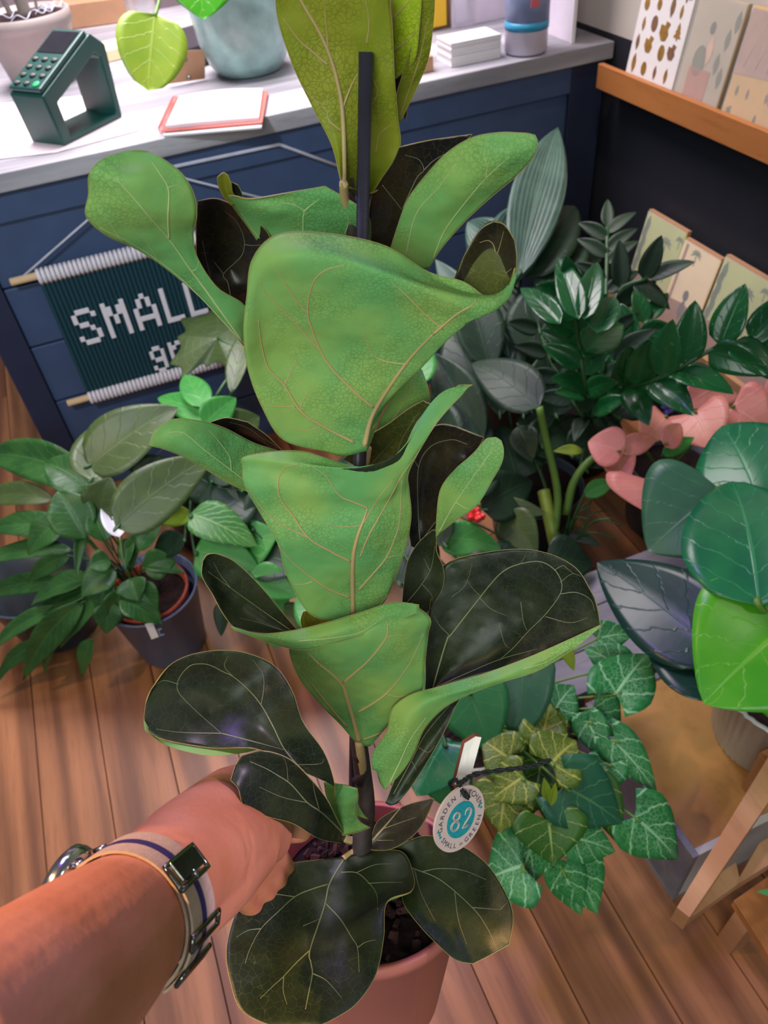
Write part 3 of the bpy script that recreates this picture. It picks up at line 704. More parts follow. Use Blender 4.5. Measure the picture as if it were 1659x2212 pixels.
for r in range(6):
    for c_ in range(4):
        kd = kinds[k % len(kinds)]; big = 1.0 if kd in ('sq', 'blob', 'tree') else 0.85
        stick(t_, b0, du, up, nn, 0.14+0.235*c_+random.uniform(-0.03, 0.03), 0.91-0.165*r+random.uniform(-0.02, 0.02), kd, 0.0145*big*random.uniform(0.75, 1.2), 'gold' if k % 3 else 'brownfoil'); k += 1
M['greycard'] = simple('grey_beige_card', rgb(170, 152, 128), 0.5, 0.12, 12, 0)
t_, b0, du, up, nn = wall_card('greeting_card', 'greeting card with a person beside grey leaves in a clear sleeve', 1.605, 1.455, 0.235, 'greycard', 0.035)
M['rustp'] = simple('rust_print', rgb(168, 96, 70), 0.6, 0.1, bump=0); M['skinp'] = simple('peach_print', rgb(206, 160, 130), 0.6, 0.1, bump=0)
M['greenp'] = simple('olive_print', rgb(84, 84, 46), 0.6, 0.2, bump=0); M['darkp'] = simple('dark_print', rgb(50, 44, 40), 0.6, 0, bump=0)
stick(t_, b0, du, up, nn, 0.42, 0.26, 'sq', 0.035, 'rustp', 'print')
stick(t_, b0, du, up, nn, 0.35, 0.48, 'oval', 0.026, 'greenp', 'print')
stick(t_, b0, du, up, nn, 0.50, 0.58, 'leaf', 0.020, 'skinp', 'print')
stick(t_, b0, du, up, nn, 0.45, 0.76, 'oval', 0.010, 'darkp', 'print')
for (u, v) in ((0.8, 0.7), (0.72, 0.5), (0.85, 0.4), (0.9, 0.85)): stick(t_, b0, du, up, nn, u, v, 'leaf', 0.014, 'greenp', 'print')
MB().obox(b0+du*0.5+up*0.5+nn*0.004, du*0.5, up*0.5, nn*0.0003).build('sleeve', M['cello'], t_)
M['wheat'] = simple('wheat_yellow_card', rgb(206, 160, 84), 0.5, 0.1, 20, 0)
t_, b0, du, up, nn = wall_card('greeting_card', 'yellow ochre greeting card printed with running animals below a house', 1.44, 1.20, 0.235, 'wheat', 0.035)
M['mauvep'] = simple('mauve_print', rgb(170, 128, 112), 0.6, 0.15, 30, 0)
o = MB().prism([b0+up*0.48+nn*0.0004, b0+du+up*0.55+nn*0.0004, b0+du+up*0.98+nn*0.0004, b0+up*0.98+nn*0.0004], nn*0.0005).build('print', M['mauvep'], t_)
for i in range(14): stick(t_, b0, du, up, nn, random.uniform(0.08, 0.9), random.uniform(0.08, 0.40), random.choice(['leaf', 'blob']), 0.007, 'greenp' if i % 2 else 'brownfoil', 'print')
for i in range(6): MB().tube([b0+du*(0.1+0.14*i)+up*0.55+nn*0.001, b0+du*(0.2+0.13*i)+up*0.9+nn*0.001], 0.0008, 4).build('print', M['pinkleaf'] if False else M['kraft'], t_)
MB().obox(b0+du*0.5+up*0.5+nn*0.004, du*0.5, up*0.5, nn*0.0003).build('sleeve', M['cello'], t_)
t_, b0, du, up, nn = wall_card('greeting_card', 'ochre greeting card with a bright foil curl at the right edge of the picture', 1.19, 0.98, 0.235, 'wheat', 0.035)
MB().tube(spline([b0+du*0.05+up*0.02+nn*0.004, b0+du*0.1+up*0.15+nn*0.008, b0+du*0.3+up*0.28+nn*0.006], 12), 0.004, 6).build('foil_curl', M['white'], t_)
MB().tube(spline([V3((1.345, 1.52, 0.86)), V3((1.350, 1.515, 0.92)), V3((1.358, 1.51, 0.985))], 8), 0.0022, 6).build('highlight_strip', M['white'], t_) if False else None
# lower rack with jungle cards
lr = thing('lower_card_rack', 'low wooden rack against the dark wall holding the jungle cards', 'shelf', (1.3, 1.2, 0.3))
def onx(px_, py_, X): return pxx(px_, py_, X)
XC = 1.32
pa = onx(1400, 455, XC+0.05); pb = onx(1659, 600, XC+0.05)
zt = (pa.z+pb.z)/2
ZB = zt-0.24
MB().box((XC-0.03, 0.55, ZB-0.015), (WX-0.001, pa.y+0.03, ZB)).build('ledge', M['palewood'], lr, 0.001)
MB().box((XC-0.045, 0.55, ZB-0.02), (XC-0.03, pa.y+0.03, ZB+0.035)).build('front_lip', M['palewood'], lr, 0.001)
M['jungle'] = simple('pale_lime_print', rgb(190, 196, 116), 0.6, 0.08, 12, 0)
M['jgreen'] = simple('palm_print', rgb(64, 96, 44), 0.6, 0.2, bump=0)
M['jbrown'] = simple('terracotta_print', rgb(150, 92, 66), 0.6, 0.2, bump=0)
ys = [pa.y, pa.y-0.165, pa.y-0.305, pa.y-0.475, pa.y-0.65]
names = ['jungle card with dark palm and pale lime sky nearest the corner', 'jungle card with a cream window scene between two lime cards', 'jungle card with a tall dark fern and lime sky', 'lime jungle card with small palms at the right picture edge']
PALM = [(0, 0)]
def palm(par, b0, du, up, nn, u, v, s, mat='jgreen'):
    e1 = du.normalized(); e2 = up.normalized(); c = b0+du*u+up*v+nn*0.001; m = MB()
    m.prism([c+e1*-0.05*s, c+e1*0.05*s, c+e1*0.12*s-e2*1.5*s, c+e1*0.02*s-e2*1.5*s], nn*0.0005)
    for k in range(7):
        an = -0.3+k*(PI+0.6)/6; d = e1*math.cos(an)+e2*math.sin(an)*0.8; p = e2*math.cos(an)*-0.0+V3((0, 0, 0))
        q = d.cross(nn).normalized()
        m.prism([c, c+d*0.6*s+q*0.10*s, c+d*1.0*s-e2*0.25*s, c+d*0.55*s-q*0.10*s], nn*0.0005)
    return m.build('print', M[mat], par)
for i in range(4):
    y0, y1 = ys[i]-0.002, ys[i+1]+0.002
    t_ = thing('art_card', names[i], 'card', (XC, (y0+y1)/2, ZB), None)
    b0 = V3((XC+0.008-0.006*(i % 2), y0, ZB+0.001)); b1 = V3((b0.x, y1, ZB+0.001)); up = V3((0.045, 0, zt-ZB-(0.012 if i == 1 else 0))); du = b1-b0
    nn = -V3((up.z, 0, -up.x)).normalized()
    MB().hexa([b0-nn*0.0, b1, b1-nn*0.012, b0-nn*0.012, b0+up, b1+up, b1+up-nn*0.012, b0+up-nn*0.012]).build('card_pack', M['kraft'], t_, 0.0006)
    MB().prism([b0+up*0.02+nn*0.0003, b0+du*1+up*0.02+nn*0.0003, b0+du+up*0.97+nn*0.0003, b0+up*0.97+nn*0.0003], nn*0.0006).build('printed_face', M['cream' if i == 1 else 'jungle'], t_)
    nn2 = nn
    o = MB().prism([b0+up*0.02+nn*0.0009, b0+du+up*0.02+nn*0.0009, b0+du+up*0.30+nn*0.0009, b0+du*0.5+up*0.36+nn*0.0009, b0+up*0.32+nn*0.0009], nn*0.0006).build('print', M['jbrown'], t_)
    bb = b0+nn*0.0006
    if i == 1:
        stick(t_, bb, du, up, nn, 0.5, 0.45, 'oval', 0.012, 'darkp', 'print'); stick(t_, bb, du, up, nn, 0.5, 0.28, 'leaf', 0.02, 'darkp', 'print'); palm(t_, bb, du, up, nn, 0.4, 0.9, 0.02)
        MB().prism([b0+du*0.08+up*0.3+nn*0.001, b0+du*0.14+up*0.3+nn*0.001, b0+du*0.14+up*0.95+nn*0.001, b0+du*0.08+up*0.95+nn*0.001], nn*0.0006).build('print', M['jbrown'], t_)
    else:
        palm(t_, bb, du, up, nn, 0.62, 0.78, 0.026); palm(t_, bb, du, up, nn, 0.35, 0.6, 0.02); palm(t_, bb, du, up, nn, 0.8, 0.52, 0.022); palm(t_, bb, du, up, nn, 0.9, 0.88, 0.016)
        for k in range(6): stick(t_, bb, du, up, nn, 0.06+0.02*(k % 2), 0.4+0.09*k, 'leaf', 0.016, 'jgreen', 'print')
    MB().obox(b0+du*0.5+up*0.5+nn*0.004, du*0.49, up*0.49, nn*0.0003).build('sleeve', M['cello'], t_)
# ================================================================ BACKGROUND PLANTS
def pleaf(par, mat, b, t, wpx, kind='lance', bow=0.08, roll=0.0, fold=0.18, face=0.75, name='leaf', stem=None, sr=0.0022, smat='petiole_dark', wave=0.0, lobe=None, n=14):
    """b and t: (pixel x, pixel y, height above the floor); wpx: apparent width"""
    B = pz(*b); T = pz(*t); mid = (B+T)/2; d = (mid-CAM).length; view = (CAM-mid).normalized()
    if stem is not None:
        S = pz(*stem) if not isinstance(stem, Vector) else stem
        m_ = (S+B)/2+V3((0, 0, 0.12*(S-B).length))
        stalk(par, [S, m_, B, B+(T-B)*0.05], sr, smat)
    return bleaf(par, mat, B, T, wpx*d/FPX*1.0, kind, bow, roll, fold, up=view*face+V3((0, 0, 1-face)), name=name, wave=wave, lobe=lobe, n=n)
# ---- peace lily on the floor at the left
pc = V3((-0.165, 1.275, 0))
pl = thing('peace_lily', 'peace lily with one white flower in a blue grey pot at the left', 'potted plant', pc)
pot(pl, pc, 0.108, 0.078, 0.205, 'bluepot', 0.004, 0.003, 0)
ic = pc+V3((-0.004, 0.004, 0.03))
pot(pl, ic+V3((0, 0, 0.0)), 0.088, 0.064, 0.165, 'terracotta', 0.012, 0.003, 0.86, name='inner_pot')
M['mark'] = simple('pale_print', rgb(150, 170, 206), 0.6, 0, bump=0)
g = MB(); cpx = pz(340, 1405, 0.165)
dirc = (V3((cpx.x, cpx.y, 0))-pc); dirc.z = 0; dirc.normalize(); tg = V3((-dirc.y, dirc.x, 0)); base = pc+dirc*0.1045+V3((0, 0, 0.168))
for u in (-0.009, 0.007):
    for (du_, dz_, a_, b_) in ((0, 0, 0.0012, 0.010), (0.003, 0.010, 0.004, 0.0013), (0.003, -0.010, 0.004, 0.0013)):
        g.obox(base+tg*(u+du_)+V3((0, 0, dz_)), tg*a_*1.3, dirc*0.0007, V3((-dirc.x*0.3*b_, -dirc.y*0.3*b_, b_)))
g.build('printed_mark', M['mark'], pl)
MB().obox(pz(328, 1362, 0.19), V3((0.008, 0, 0)), V3((0, 0.0008, 0)), V3((0, 0.004, 0.022))).build('plant_label', M['white'], pl)
CR = pz(275, 1235, 0.24)
ll = [  # base xyz, tip xyz, width
 ((215, 1050, .36), (-40, 985, .36), 88, 'lance'), ((180, 1070, .34), (150, 990, .42), 60, 'lance'), ((200, 1060, .38), (95, 1000, .42), 90, 'lance'),
 ((120, 1080, .34), (-60, 1090, .30), 56, 'lance'), ((165, 1150, .30), (-40, 1150, .28), 60, 'lance'), ((160, 1190, .28), (-60, 1230, .22), 50, 'lance'),
 ((185, 1165, .36), (125, 1060, .44), 100, 'lance'), ((140, 1120, .36), (60, 1200, .30), 70, 'lance'),
 ((150, 1260, .24), (-50, 1300, .15), 44, 'lance'), ((140, 1310, .22), (-30, 1420, .10), 40, 'lance'), ((180, 1300, .25), (50, 1470, .08), 62, 'lance'),
 ((210, 1270, .26), (70, 1340, .16), 70, 'lance'), ((200, 1250, .28), (65, 1310, .20), 60, 'lance'), ((100, 1380, .15), (-10, 1470, .06), 34, 'lance'),
 ((130, 1370, .15), (95, 1460, .05), 30, 'lance'), ((200, 1380, .17), (178, 1462, .08), 42, 'lance'), ((240, 1300, .26), (230, 1370, .20), 60, 'lance'),
 ((260, 1290, .27), (350, 1350, .21), 90, 'lance'), ((265, 1270, .28), (250, 1352, .2), 70, 'lance'), ((290, 1260, .28), (340, 1330, .22), 74, 'lance'),
 ((250, 1230, .30), (175, 1290, .28), 66, 'lance'), ((240, 1210, .32), (190, 1225, .33), 50, 'lance'), ((310, 1230, .30), (380, 1210, .30), 70, 'lance'),
 ((305, 1220, .30), (400, 1240, .28), 44, 'lance'), ((280, 1160, .34), (272, 1230, .30), 40, 'lance'), ((295, 1150, .36), (285, 1235, .27), 30, 'lance'),
 ((300, 1190, .33), (350, 1130, .36), 46, 'lance'), ((230, 1170, .35), (200, 1100, .40), 60, 'lance'), ((215, 1120, .38), (240, 1030, .46), 86, 'lance'),
 ((190, 1120, .36), (165, 1250, .30), 26, 'lance'), ((150, 1200, .3), (60, 1260, .24), 40, 'lance'), ((215, 1290, .25), (130, 1400, .14), 56, 'lance'),
 ((230, 1280, .26), (150, 1350, .18), 50, 'lance'), ((280, 1250, .29), (300, 1300, .26), 70, 'lance'), ((235, 1250, .29), (215, 1330, .23), 50, 'lance'),
 ((60, 1400, .12), (-20, 1500, .03), 24, 'lance')]
for i, (b, t_, wd, kd) in enumerate(ll):
    pleaf(pl, 'olive' if i in (28, 3) else 'lily', b, t_, wd, kd, 0.10, random.uniform(-0.5, 0.5), 0.3, 0.7, stem=V3((CR.x+random.uniform(-.02, .02), CR.y+random.uniform(-.02, .02), 0.17)), sr=0.0016, smat='petiole_dark', wave=0.02)
B = pz(258, 1160, .36); T = pz(222, 1085, .40)
sp = bleaf(pl, 'spathe', B, T, 44*(B-CAM).length/FPX, 'ovate', 0.05, 0.3, 0.4, name='flower', up=CAM-B); sp['label'] = 'white flower'
stalk(pl, [V3((CR.x, CR.y, 0.17)), pz(270, 1220, .3), B], 0.002, 'petiole')
# second pot behind
qc = V3((-0.415, 1.455, 0))
qp = thing('empty_plant_pot', 'wide dark slate pot on the floor half hidden by the peace lily', 'plant pot', qc)
pot(qp, qc, 0.128, 0.092, 0.19, 'darkpot', 0.004, 0.004, 0)
# ---- philodendron in navy pot in front of the counter
nc = V3((0.02, 1.62, 0))
ph = thing('philodendron', 'tall olive leaved plant in a navy pot in front of the hanging sign', 'potted plant', nc)
pot(ph, nc, 0.125, 0.10, 0.23, 'navypot', 0.006, 0.004, 0.85)
N0 = nc+V3((0, 0, 0.2))
ol = [((190, 1010, .46), (385, 880, .52), 130, 'ovate', 'olive', .05), ((250, 1140, .42), (460, 985, .46), 120, 'ovate', 'olive', .05),
 ((410, 1110, .40), (556, 1182, .34), 92, 'ovate', 'lily2', .08), ((420, 1115, .38), (310, 1120, .36), 50, 'lance', 'lime', .05), ((200, 1040, .45), (245, 900, .47), 110, 'ovate', 'olive', .02),
 ((450, 900, .50), (340, 860, .5), 60, 'ovate', 'green', .05), ((440, 920, .5), (510, 860, .52), 70, 'ovate', 'green', .05), ((455, 1040, .42), (530, 980, .44), 80, 'ovate', 'deep', .05),
 ((470, 1110, .38), (560, 1060, .38), 120, 'ovate', 'deep', .05), ((420, 1190, .34), (560, 1230, .3), 110, 'ovate', 'green', .05), ((490, 1200, .3), (600, 1150, .34), 120, 'ovate', 'green', .05),
 ((560, 1260, .26), (620, 1330, .2), 90, 'ovate', 'green', .05), ((480, 1300, .18), (478, 1375, .12), 34, 'ovate', 'deep', .02), ((540, 1240, .3), (640, 1290, .26), 80, 'ovate', 'green', .05),
 ((570, 1330, .2), (600, 1400, .16), 60, 'ovate', 'green', .03), ((400, 1160, .36), (330, 1200, .3), 60, 'lance', 'deep', .05), ((440, 880, .52), (400, 810, .5), 60, 'ovate', 'green', .05),
 ((600, 1330, .2), (690, 1340, .2), 60, 'ovate', 'olive', .05), ((470, 960, .45), (560, 900, .46), 110, 'ovate', 'olive', .05), ((520, 1060, .4), (500, 930, .42), 130, 'ovate', 'deep', .05),
 ((540, 1140, .35), (640, 1080, .35), 120, 'ovate', 'deep', .05), ((560, 1200, .3), (660, 1230, .3), 120, 'ovate', 'deep', .05), ((380, 1010, .42), (520, 1090, .38), 110, 'ovate', 'deep', .05), ((300, 1060, .4), (390, 1000, .42), 110, 'ovate', 'deep', .05),
 ((430, 960, .46), (390, 870, .48), 90, 'ovate', 'deep', .05), ((500, 850, .5), (540, 700, .54), 50, 'lance', 'olive', .05), ((500, 1180, .32), (440, 1260, .28), 70, 'ovate', 'deep', .05)]
for b, t_, wd, kd, mt, bw in ol: pleaf(ph, mt, b, t_, wd, kd, bw, random.uniform(-.3, .3), 0.15, 0.75, stem=N0+V3((random.uniform(-.03, .03), random.uniform(-.03, .03), 0)), sr=0.003)
# monstera-like deeply cut leaf over the sign
def cut_leaf(par, mat, O, tips, wk=0.5):
    """one blade with long lobes joined at the centre"""
    O = Vector(O); m = MB(); vw_ = (CAM-O).normalized(); V = []; F = []; UVs = []
    n = len(tips); ring = []
    for i in range(n):
        T = tips[i]; Nx = tips[(i+1) % n]
        ring.append((T, True)); q = O+((T-O).normalized()+(Nx-O).normalized())*0.5*min((T-O).length, (Nx-O).length)*wk
        ring.append((q, False))
    rows = 6; V = [O]
    for r in range(1, rows+1):
        f = r/rows
        for (p, tip) in ring:
            sag = -0.10*f*f*(p-O).length
            V.append(O.lerp(p, f)+vw_*sag*0.4+V3((0, 0, sag*0.6)))
    K = len(ring)
    # fatten lobes: extra points beside each tip line
    F = [(0, 1+k, 1+(k+1) % K) for k in range(K)]
    for r in range(rows-1):
        F += [(1+r*K+k, 1+(r+1)*K+k, 1+(r+1)*K+(k+1) % K, 1+r*K+(k+1) % K) for k in range(K)]
    me = mesh('leaf', V, F, True); me.uv_layers.new(name='UVMap'); uv = me.uv_layers[0]
    for li, lp in enumerate(me.loops):
        vi = lp.vertex_index; k = (vi-1) % K; r = (vi-1)//K if vi else 0
        uv.data[li].uv = (0.5+(0.0 if k % 2 == 0 else 0.45)*(r+1)/rows, (r+1)/rows)
    o = link('leaf', me, M[mat], par); s = o.modifiers.new('subdivision', 'SUBSURF'); s.levels = 1; s.render_levels = 2
    s2 = o.modifiers.new('solidify', 'SOLIDIFY'); s2.thickness = 0.0006
    return o
O = pz(470, 730, .53)
cut_leaf(ph, 'olive', O, [pz(*p) for p in ((560, 665, .54), (470, 640, .54), (368, 672, .53), (366, 720, .53), (345, 790, .50), (376, 832, .47), (440, 800, .48), (500, 800, .5), (560, 760, .52))], 0.62)
stalk(ph, [N0, pz(455, 880, .48), pz(520, 770, .51), O], 0.004, 'petiole_dark')
# ---- green potted plants in the middle behind the fig
mc = V3((0.36, 1.38, 0))
mp = thing('anthurium', 'green leaved plant with a small red flower behind the fig', 'potted plant', mc)
pot(mp, mc, 0.10, 0.08, 0.17, 'darkpot', 0.005, 0.004, 0.85)
N0 = mc+V3((0, 0, 0.15))
for b, t_, wd, mt in (((950, 1160, .33), (1082, 1185, .30), 78, 'green'), ((1090, 1110, .3), (1160, 1200, .25), 90, 'olive'), ((960, 1180, .33), (880, 1000, .4), 90, 'deep'), ((1040, 1100, .33), (1150, 1040, .32), 110, 'deep'),
                      ((900, 1240, .3), (980, 1340, .26), 90, 'green'), ((980, 1240, .28), (1100, 1290, .25), 130, 'deep'), ((1050, 1230, .25), (1180, 1230, .22), 120, 'deep'), ((1080, 1290, .22), (1200, 1340, .2), 120, 'deep'), ((930, 1120, .33), (870, 1030, .36), 120, 'deep'), ((1180, 1210, .25), (1280, 1220, .22), 110, 'deep'), ((720, 1210, .30), (620, 1060, .36), 150, 'deep'), ((790, 1160, .30), (750, 980, .36), 160, 'deep'), ((860, 1260, .26), (910, 1120, .30), 150, 'deep'), ((820, 1280, .24), (690, 1240, .28), 130, 'deep'), ((900, 1330, .22), (980, 1240, .26), 120, 'deep'), ((700, 1120, .34), (560, 1010, .38), 130, 'deep'), ((1000, 1060, .36), (1080, 1010, .36), 90, 'deep'), ((700, 1350, .3), (640, 1290, .3), 80, 'green'), ((900, 830, .5), (920, 740, .52), 70, 'green'), ((1060, 1100, .3), (1180, 1110, .3), 50, 'olive')):
    pleaf(mp, mt, b, t_, wd, 'ovate', 0.06, random.uniform(-.3, .3), 0.15, 0.75, stem=N0, sr=0.0025)
fo = MB()
rc = pz(1026, 1118, .36)
for k in range(9):
    a = k*0.7; fo.lathe([(0.0005, 0), (0.006, 0.004), (0.008, 0.011), (0.004, 0.018), (0.0005, 0.02)], rc+V3((0.010*math.cos(a)*(k % 3)/2, 0.008*math.sin(a), 0.003*(k % 2))), (math.cos(a)*0.5, math.sin(a)*0.5-0.4, 1), 10)
o = fo.build('flower', M['redflower'], mp); o['label'] = 'red flower cluster'
# ---- aspidistra-like dark mass in the corner
cc = V3((0.92, 1.68, 0))
dk = thing('cast_iron_plant', 'dark large leaved plant standing in the corner of the counter', 'potted plant', cc)
pot(dk, cc, 0.12, 0.10, 0.2, 'darkpot', 0.005, 0.004, 0.85)
N0 = cc+V3((0, 0, 0.18))
for b, t_, wd, kd, mt in (((1120, 600, .62), (1205, 275, .78), 110, 'lance', 'grey'), ((1090, 620, .6), (1120, 440, .7), 120, 'lance', 'grey'), ((1120, 600, .60), (1242, 445, .66), 140, 'ovate', 'deep'), ((1080, 560, .62), (1010, 480, .66), 90, 'ovate', 'grey'),
     ((1160, 620, .56), (1300, 560, .58), 90, 'lance', 'deep'), ((1060, 800, .48), (1000, 600, .6), 110, 'lance', 'deep'), ((1100, 850, .42), (940, 560, .6), 100, 'lance', 'grey'), ((1080, 900, .4), (1070, 640, .55), 120, 'lance', 'deep'),
     ((1130, 900, .4), (1150, 700, .5), 90, 'lance', 'deep'), ((1040, 960, .36), (930, 760, .48), 110, 'lance', 'deep'), ((1060, 980, .35), (960, 880, .4), 90, 'lance', 'deep'), ((1150, 980, .35), (1240, 900, .36), 90, 'ovate', 'deep'),
     ((1170, 960, .36), (1120, 900, .38), 60, 'ovate', 'deep'), ((1230, 980, .34), (1320, 930, .34), 80, 'ovate', 'deep'), ((1060, 700, .5), (1120, 560, .6), 80, 'lance', 'deep'), ((1150, 760, .5), (1180, 600, .6), 130, 'ovate', 'deep'), ((1200, 900, .4), (1180, 760, .5), 130, 'ovate', 'deep'), ((1040, 880, .4), (980, 700, .5), 140, 'ovate', 'deep'),
     ((960, 1000, .36), (900, 850, .42), 140, 'ovate', 'deep'), ((1120, 1040, .3), (1080, 920, .36), 140, 'ovate', 'deep'), ((1010, 1080, .3), (1060, 960, .34), 130, 'ovate', 'deep'), ((1260, 1010, .3), (1330, 900, .36), 120, 'ovate', 'deep'), ((1330, 900, .38), (1400, 830, .42), 110, 'ovate', 'deep'), ((1180, 640, .58), (1260, 520, .62), 100, 'ovate', 'deep'), ((1000, 700, .5), (900, 620, .55), 80, 'lance', 'grey')):
    pleaf(dk, mt, b, t_, wd, kd, 0.06, random.uniform(-.4, .4), 0.2, 0.75, stem=N0+V3((random.uniform(-.04, .04), random.uniform(-.04, .04), 0)), sr=0.003)
# ---- calla-like plant with pale thick stalks
kc = V3((0.80, 1.22, 0))
kp = thing('alocasia', 'plant with thick pale green stalks and one broad dark leaf in the middle right', 'potted plant', kc)
pot(kp, kc, 0.12, 0.10, 0.16, 'darkpot', 0.005, 0.004, 0.85)
N0 = pz(1215, 1190, .16)
pleaf(kp, 'deep', (1165, 880, .50), (1020, 785, .50), 110, 'ovate', 0.06, 0.1, 0.15)
stalk(kp, [pz(1195, 1180, .2), pz(1205, 1070, .3), pz(1180, 950, .42), pz(1165, 880, .50)], 0.0085, 'petiole')
M['stalk_lime'] = simple('pale_lime_stalk', rgb(132, 158, 54), 0.4, 0.1)
stalk(kp, [pz(1205, 1200, .18), pz(1190, 1130, .24), pz(1175, 1060, .28)], 0.015, 'stalk_lime')
stalk(kp, [pz(1222, 1110, .25), pz(1240, 1040, .32), pz(1280, 990, .36), pz(1330, 975, .36)], 0.0085, 'petiole')
for b, t_, wd, mt in (((1260, 1070, .28), (1330, 1040, .3), 40, 'green'), ((1220, 1150, .2), (1300, 1180, .2), 30, 'deep'), ((1130, 930, .36), (1200, 900, .4), 60, 'deep'), ((1120, 920, .38), (1150, 1000, .34), 70, 'deep'), ((1260, 975, .36), (1195, 975, .36), 26, 'lime')):
    pleaf(kp, mt, b, t_, wd, 'lance', 0.06, 0.2, 0.2, stem=N0)
for k in range(9):
    a = pz(1210+random.uniform(-10, 60), 1160+random.uniform(-20, 20), .18); e = pz(1230+random.uniform(-10, 120), 1060+random.uniform(0, 110), .2+random.uniform(0, .08))
    stalk(kp, [a, (a+e)/2+V3((0, 0, .03)), e], 0.0018, 'petiole_dark', 'stem')
# ---- ZZ plant
zc = V3((1.06, 1.42, 0))
zz = thing('zz_plant', 'zz plant with glossy dark leaflets in front of the jungle cards', 'potted plant', zc)
pot(zz, zc, 0.12, 0.10, 0.24, 'dark', 0.005, 0.004, 0.85)
N0 = zc+V3((0, 0, 0.2))
def frond(par, pts, k, ln, wd, mat='zz', r=0.005):
    P = spline(pts, 24); stalk(par, pts, r, 'petiole_dark', 'stem')
    for i in range(k):
        t_ = 0.32+0.66*i/(k-1); idx = t_*23; a = P[int(idx)]; ax = (P[min(23, int(idx)+1)]-P[int(idx)-1]).normalized()
        view = (CAM-a).normalized(); sd = ax.cross(view).normalized()*(1 if i % 2 else -1)
        L = ln*(1-0.3*abs(t_-0.6)); tip = a+(sd*0.8+ax*0.65+view*0.1).normalized()*L
        bleaf(par, mat, a, tip, wd, 'ovate', 0.05, random.uniform(-.5, .5), 0.25, up=view+V3((0, 0, 0.3)), n=10, m=3, name='leaflet')
    bleaf(par, mat, P[23], P[23]+(P[23]-P[20]).normalized()*ln*0.9, wd*0.9, 'ovate', 0.03, 0, 0.2, n=10, m=3, name='leaflet')
frond(zz, [N0, pz(1265, 850, .5), pz(1250, 740, .62), pz(1235, 640, .72)], 13, 0.095, 0.048)
frond(zz, [N0, pz(1300, 820, .5), pz(1310, 600, .62), pz(1312, 490, .68)], 12, 0.09, 0.034, 'deep')
frond(zz, [N0, pz(1330, 840, .48), pz(1420, 820, .60), pz(1560, 745, .68), pz(1680, 740, .68)], 13, 0.12, 0.062)
frond(zz, [N0, pz(1300, 860, .45), pz(1350, 760, .54), pz(1400, 690, .58)], 9, 0.09, 0.044, 'zz')
frond(zz, [N0, pz(1260, 900, .42), pz(1200, 800, .5), pz(1160, 700, .56)], 9, 0.085, 0.04, 'deep')
frond(zz, [N0, pz(1280, 900, .42), pz(1290, 820, .46), pz(1330, 780, .5)], 8, 0.09, 0.044, 'zz')
frond(zz, [N0, pz(1320, 800, .5), pz(1330, 640, .6), pz(1400, 600, .64)], 7, 0.11, 0.045, 'deep')
# the bright upright leaflets with silvery gloss
for b, t_, wd in (((1210, 700, .72), (1124, 622, .72), 50), ((1250, 690, .74), (1205, 556, .78), 56), ((1262, 690, .74), (1290, 566, .78), 54), ((1290, 720, .72), (1325, 640, .74), 66), ((1240, 690, .7), (1200, 640, .73), 50),
                  ((1265, 760, .66), (1345, 700, .66), 80), ((1260, 740, .64), (1300, 760, .62), 60)):
    pleaf(zz, 'zz', b, t_, wd, 'ovate', 0.03, random.uniform(-.2, .2), 0.35, 0.8, name='leaflet')
# violet flowers
vf = MB()
for q in ((1432, 880), (1445, 888), (1452, 884), (1438, 892)):
    vf.lathe([(0.0005, 0), (0.006, 0.003), (0.004, 0.009), (0.0005, 0.01)], pz(q[0], q[1], .55), (0, -0.5, 1), 8)
o = vf.build('flower_bud', M['violet'], zz); o['label'] = 'violet buds'
# ---- pink syngonium
kc2 = V3((1.12, 1.10, 0))
pk = thing('pink_syngonium', 'pink leaved arrowhead plant between the zz plant and the big glossy leaves', 'potted plant', kc2)
pot(pk, kc2, 0.11, 0.09, 0.2, 'darkpot', 0.005, 0.004, 0.85)
N0 = kc2+V3((-0.05, -0.02, 0.18))
for b, t_, wd, kd, rl_ in (((1415, 1040, .47), (1400, 1108, .44), 190, 'heart', 0.1), ((1340, 975, .45), (1270, 955, .45), 90, 'ovate', .2), ((1500, 890, .48), (1540, 970, .46), 120, 'heart', .1), ((1440, 960, .49), (1470, 915, .5), 46, 'ovate', .3),
      ((1580, 880, .48), (1659, 930, .46), 120, 'heart', -.1), ((1440, 900, .46), (1390, 960, .44), 90, 'heart', .3), ((1640, 860, .48), (1720, 900, .46), 130, 'heart', 0), ((1340, 970, .44), (1420, 950, .45), 50, 'lance', 0), ((1560, 830, .44), (1480, 880, .44), 100, 'heart', 0), ((1330, 960, .43), (1345, 1060, .40), 70, 'ovate', 0)):
    pleaf(pk, 'pinkleaf', b, t_, wd, kd, 0.04, rl_, 0.12, 0.85, stem=N0, sr=0.0025, smat='petiole', lobe=0.12)
pleaf(pk, 'green', (1430, 985, .46), (1500, 945, .47), 36, 'lance', 0.04, 0, 0.2, stem=N0)
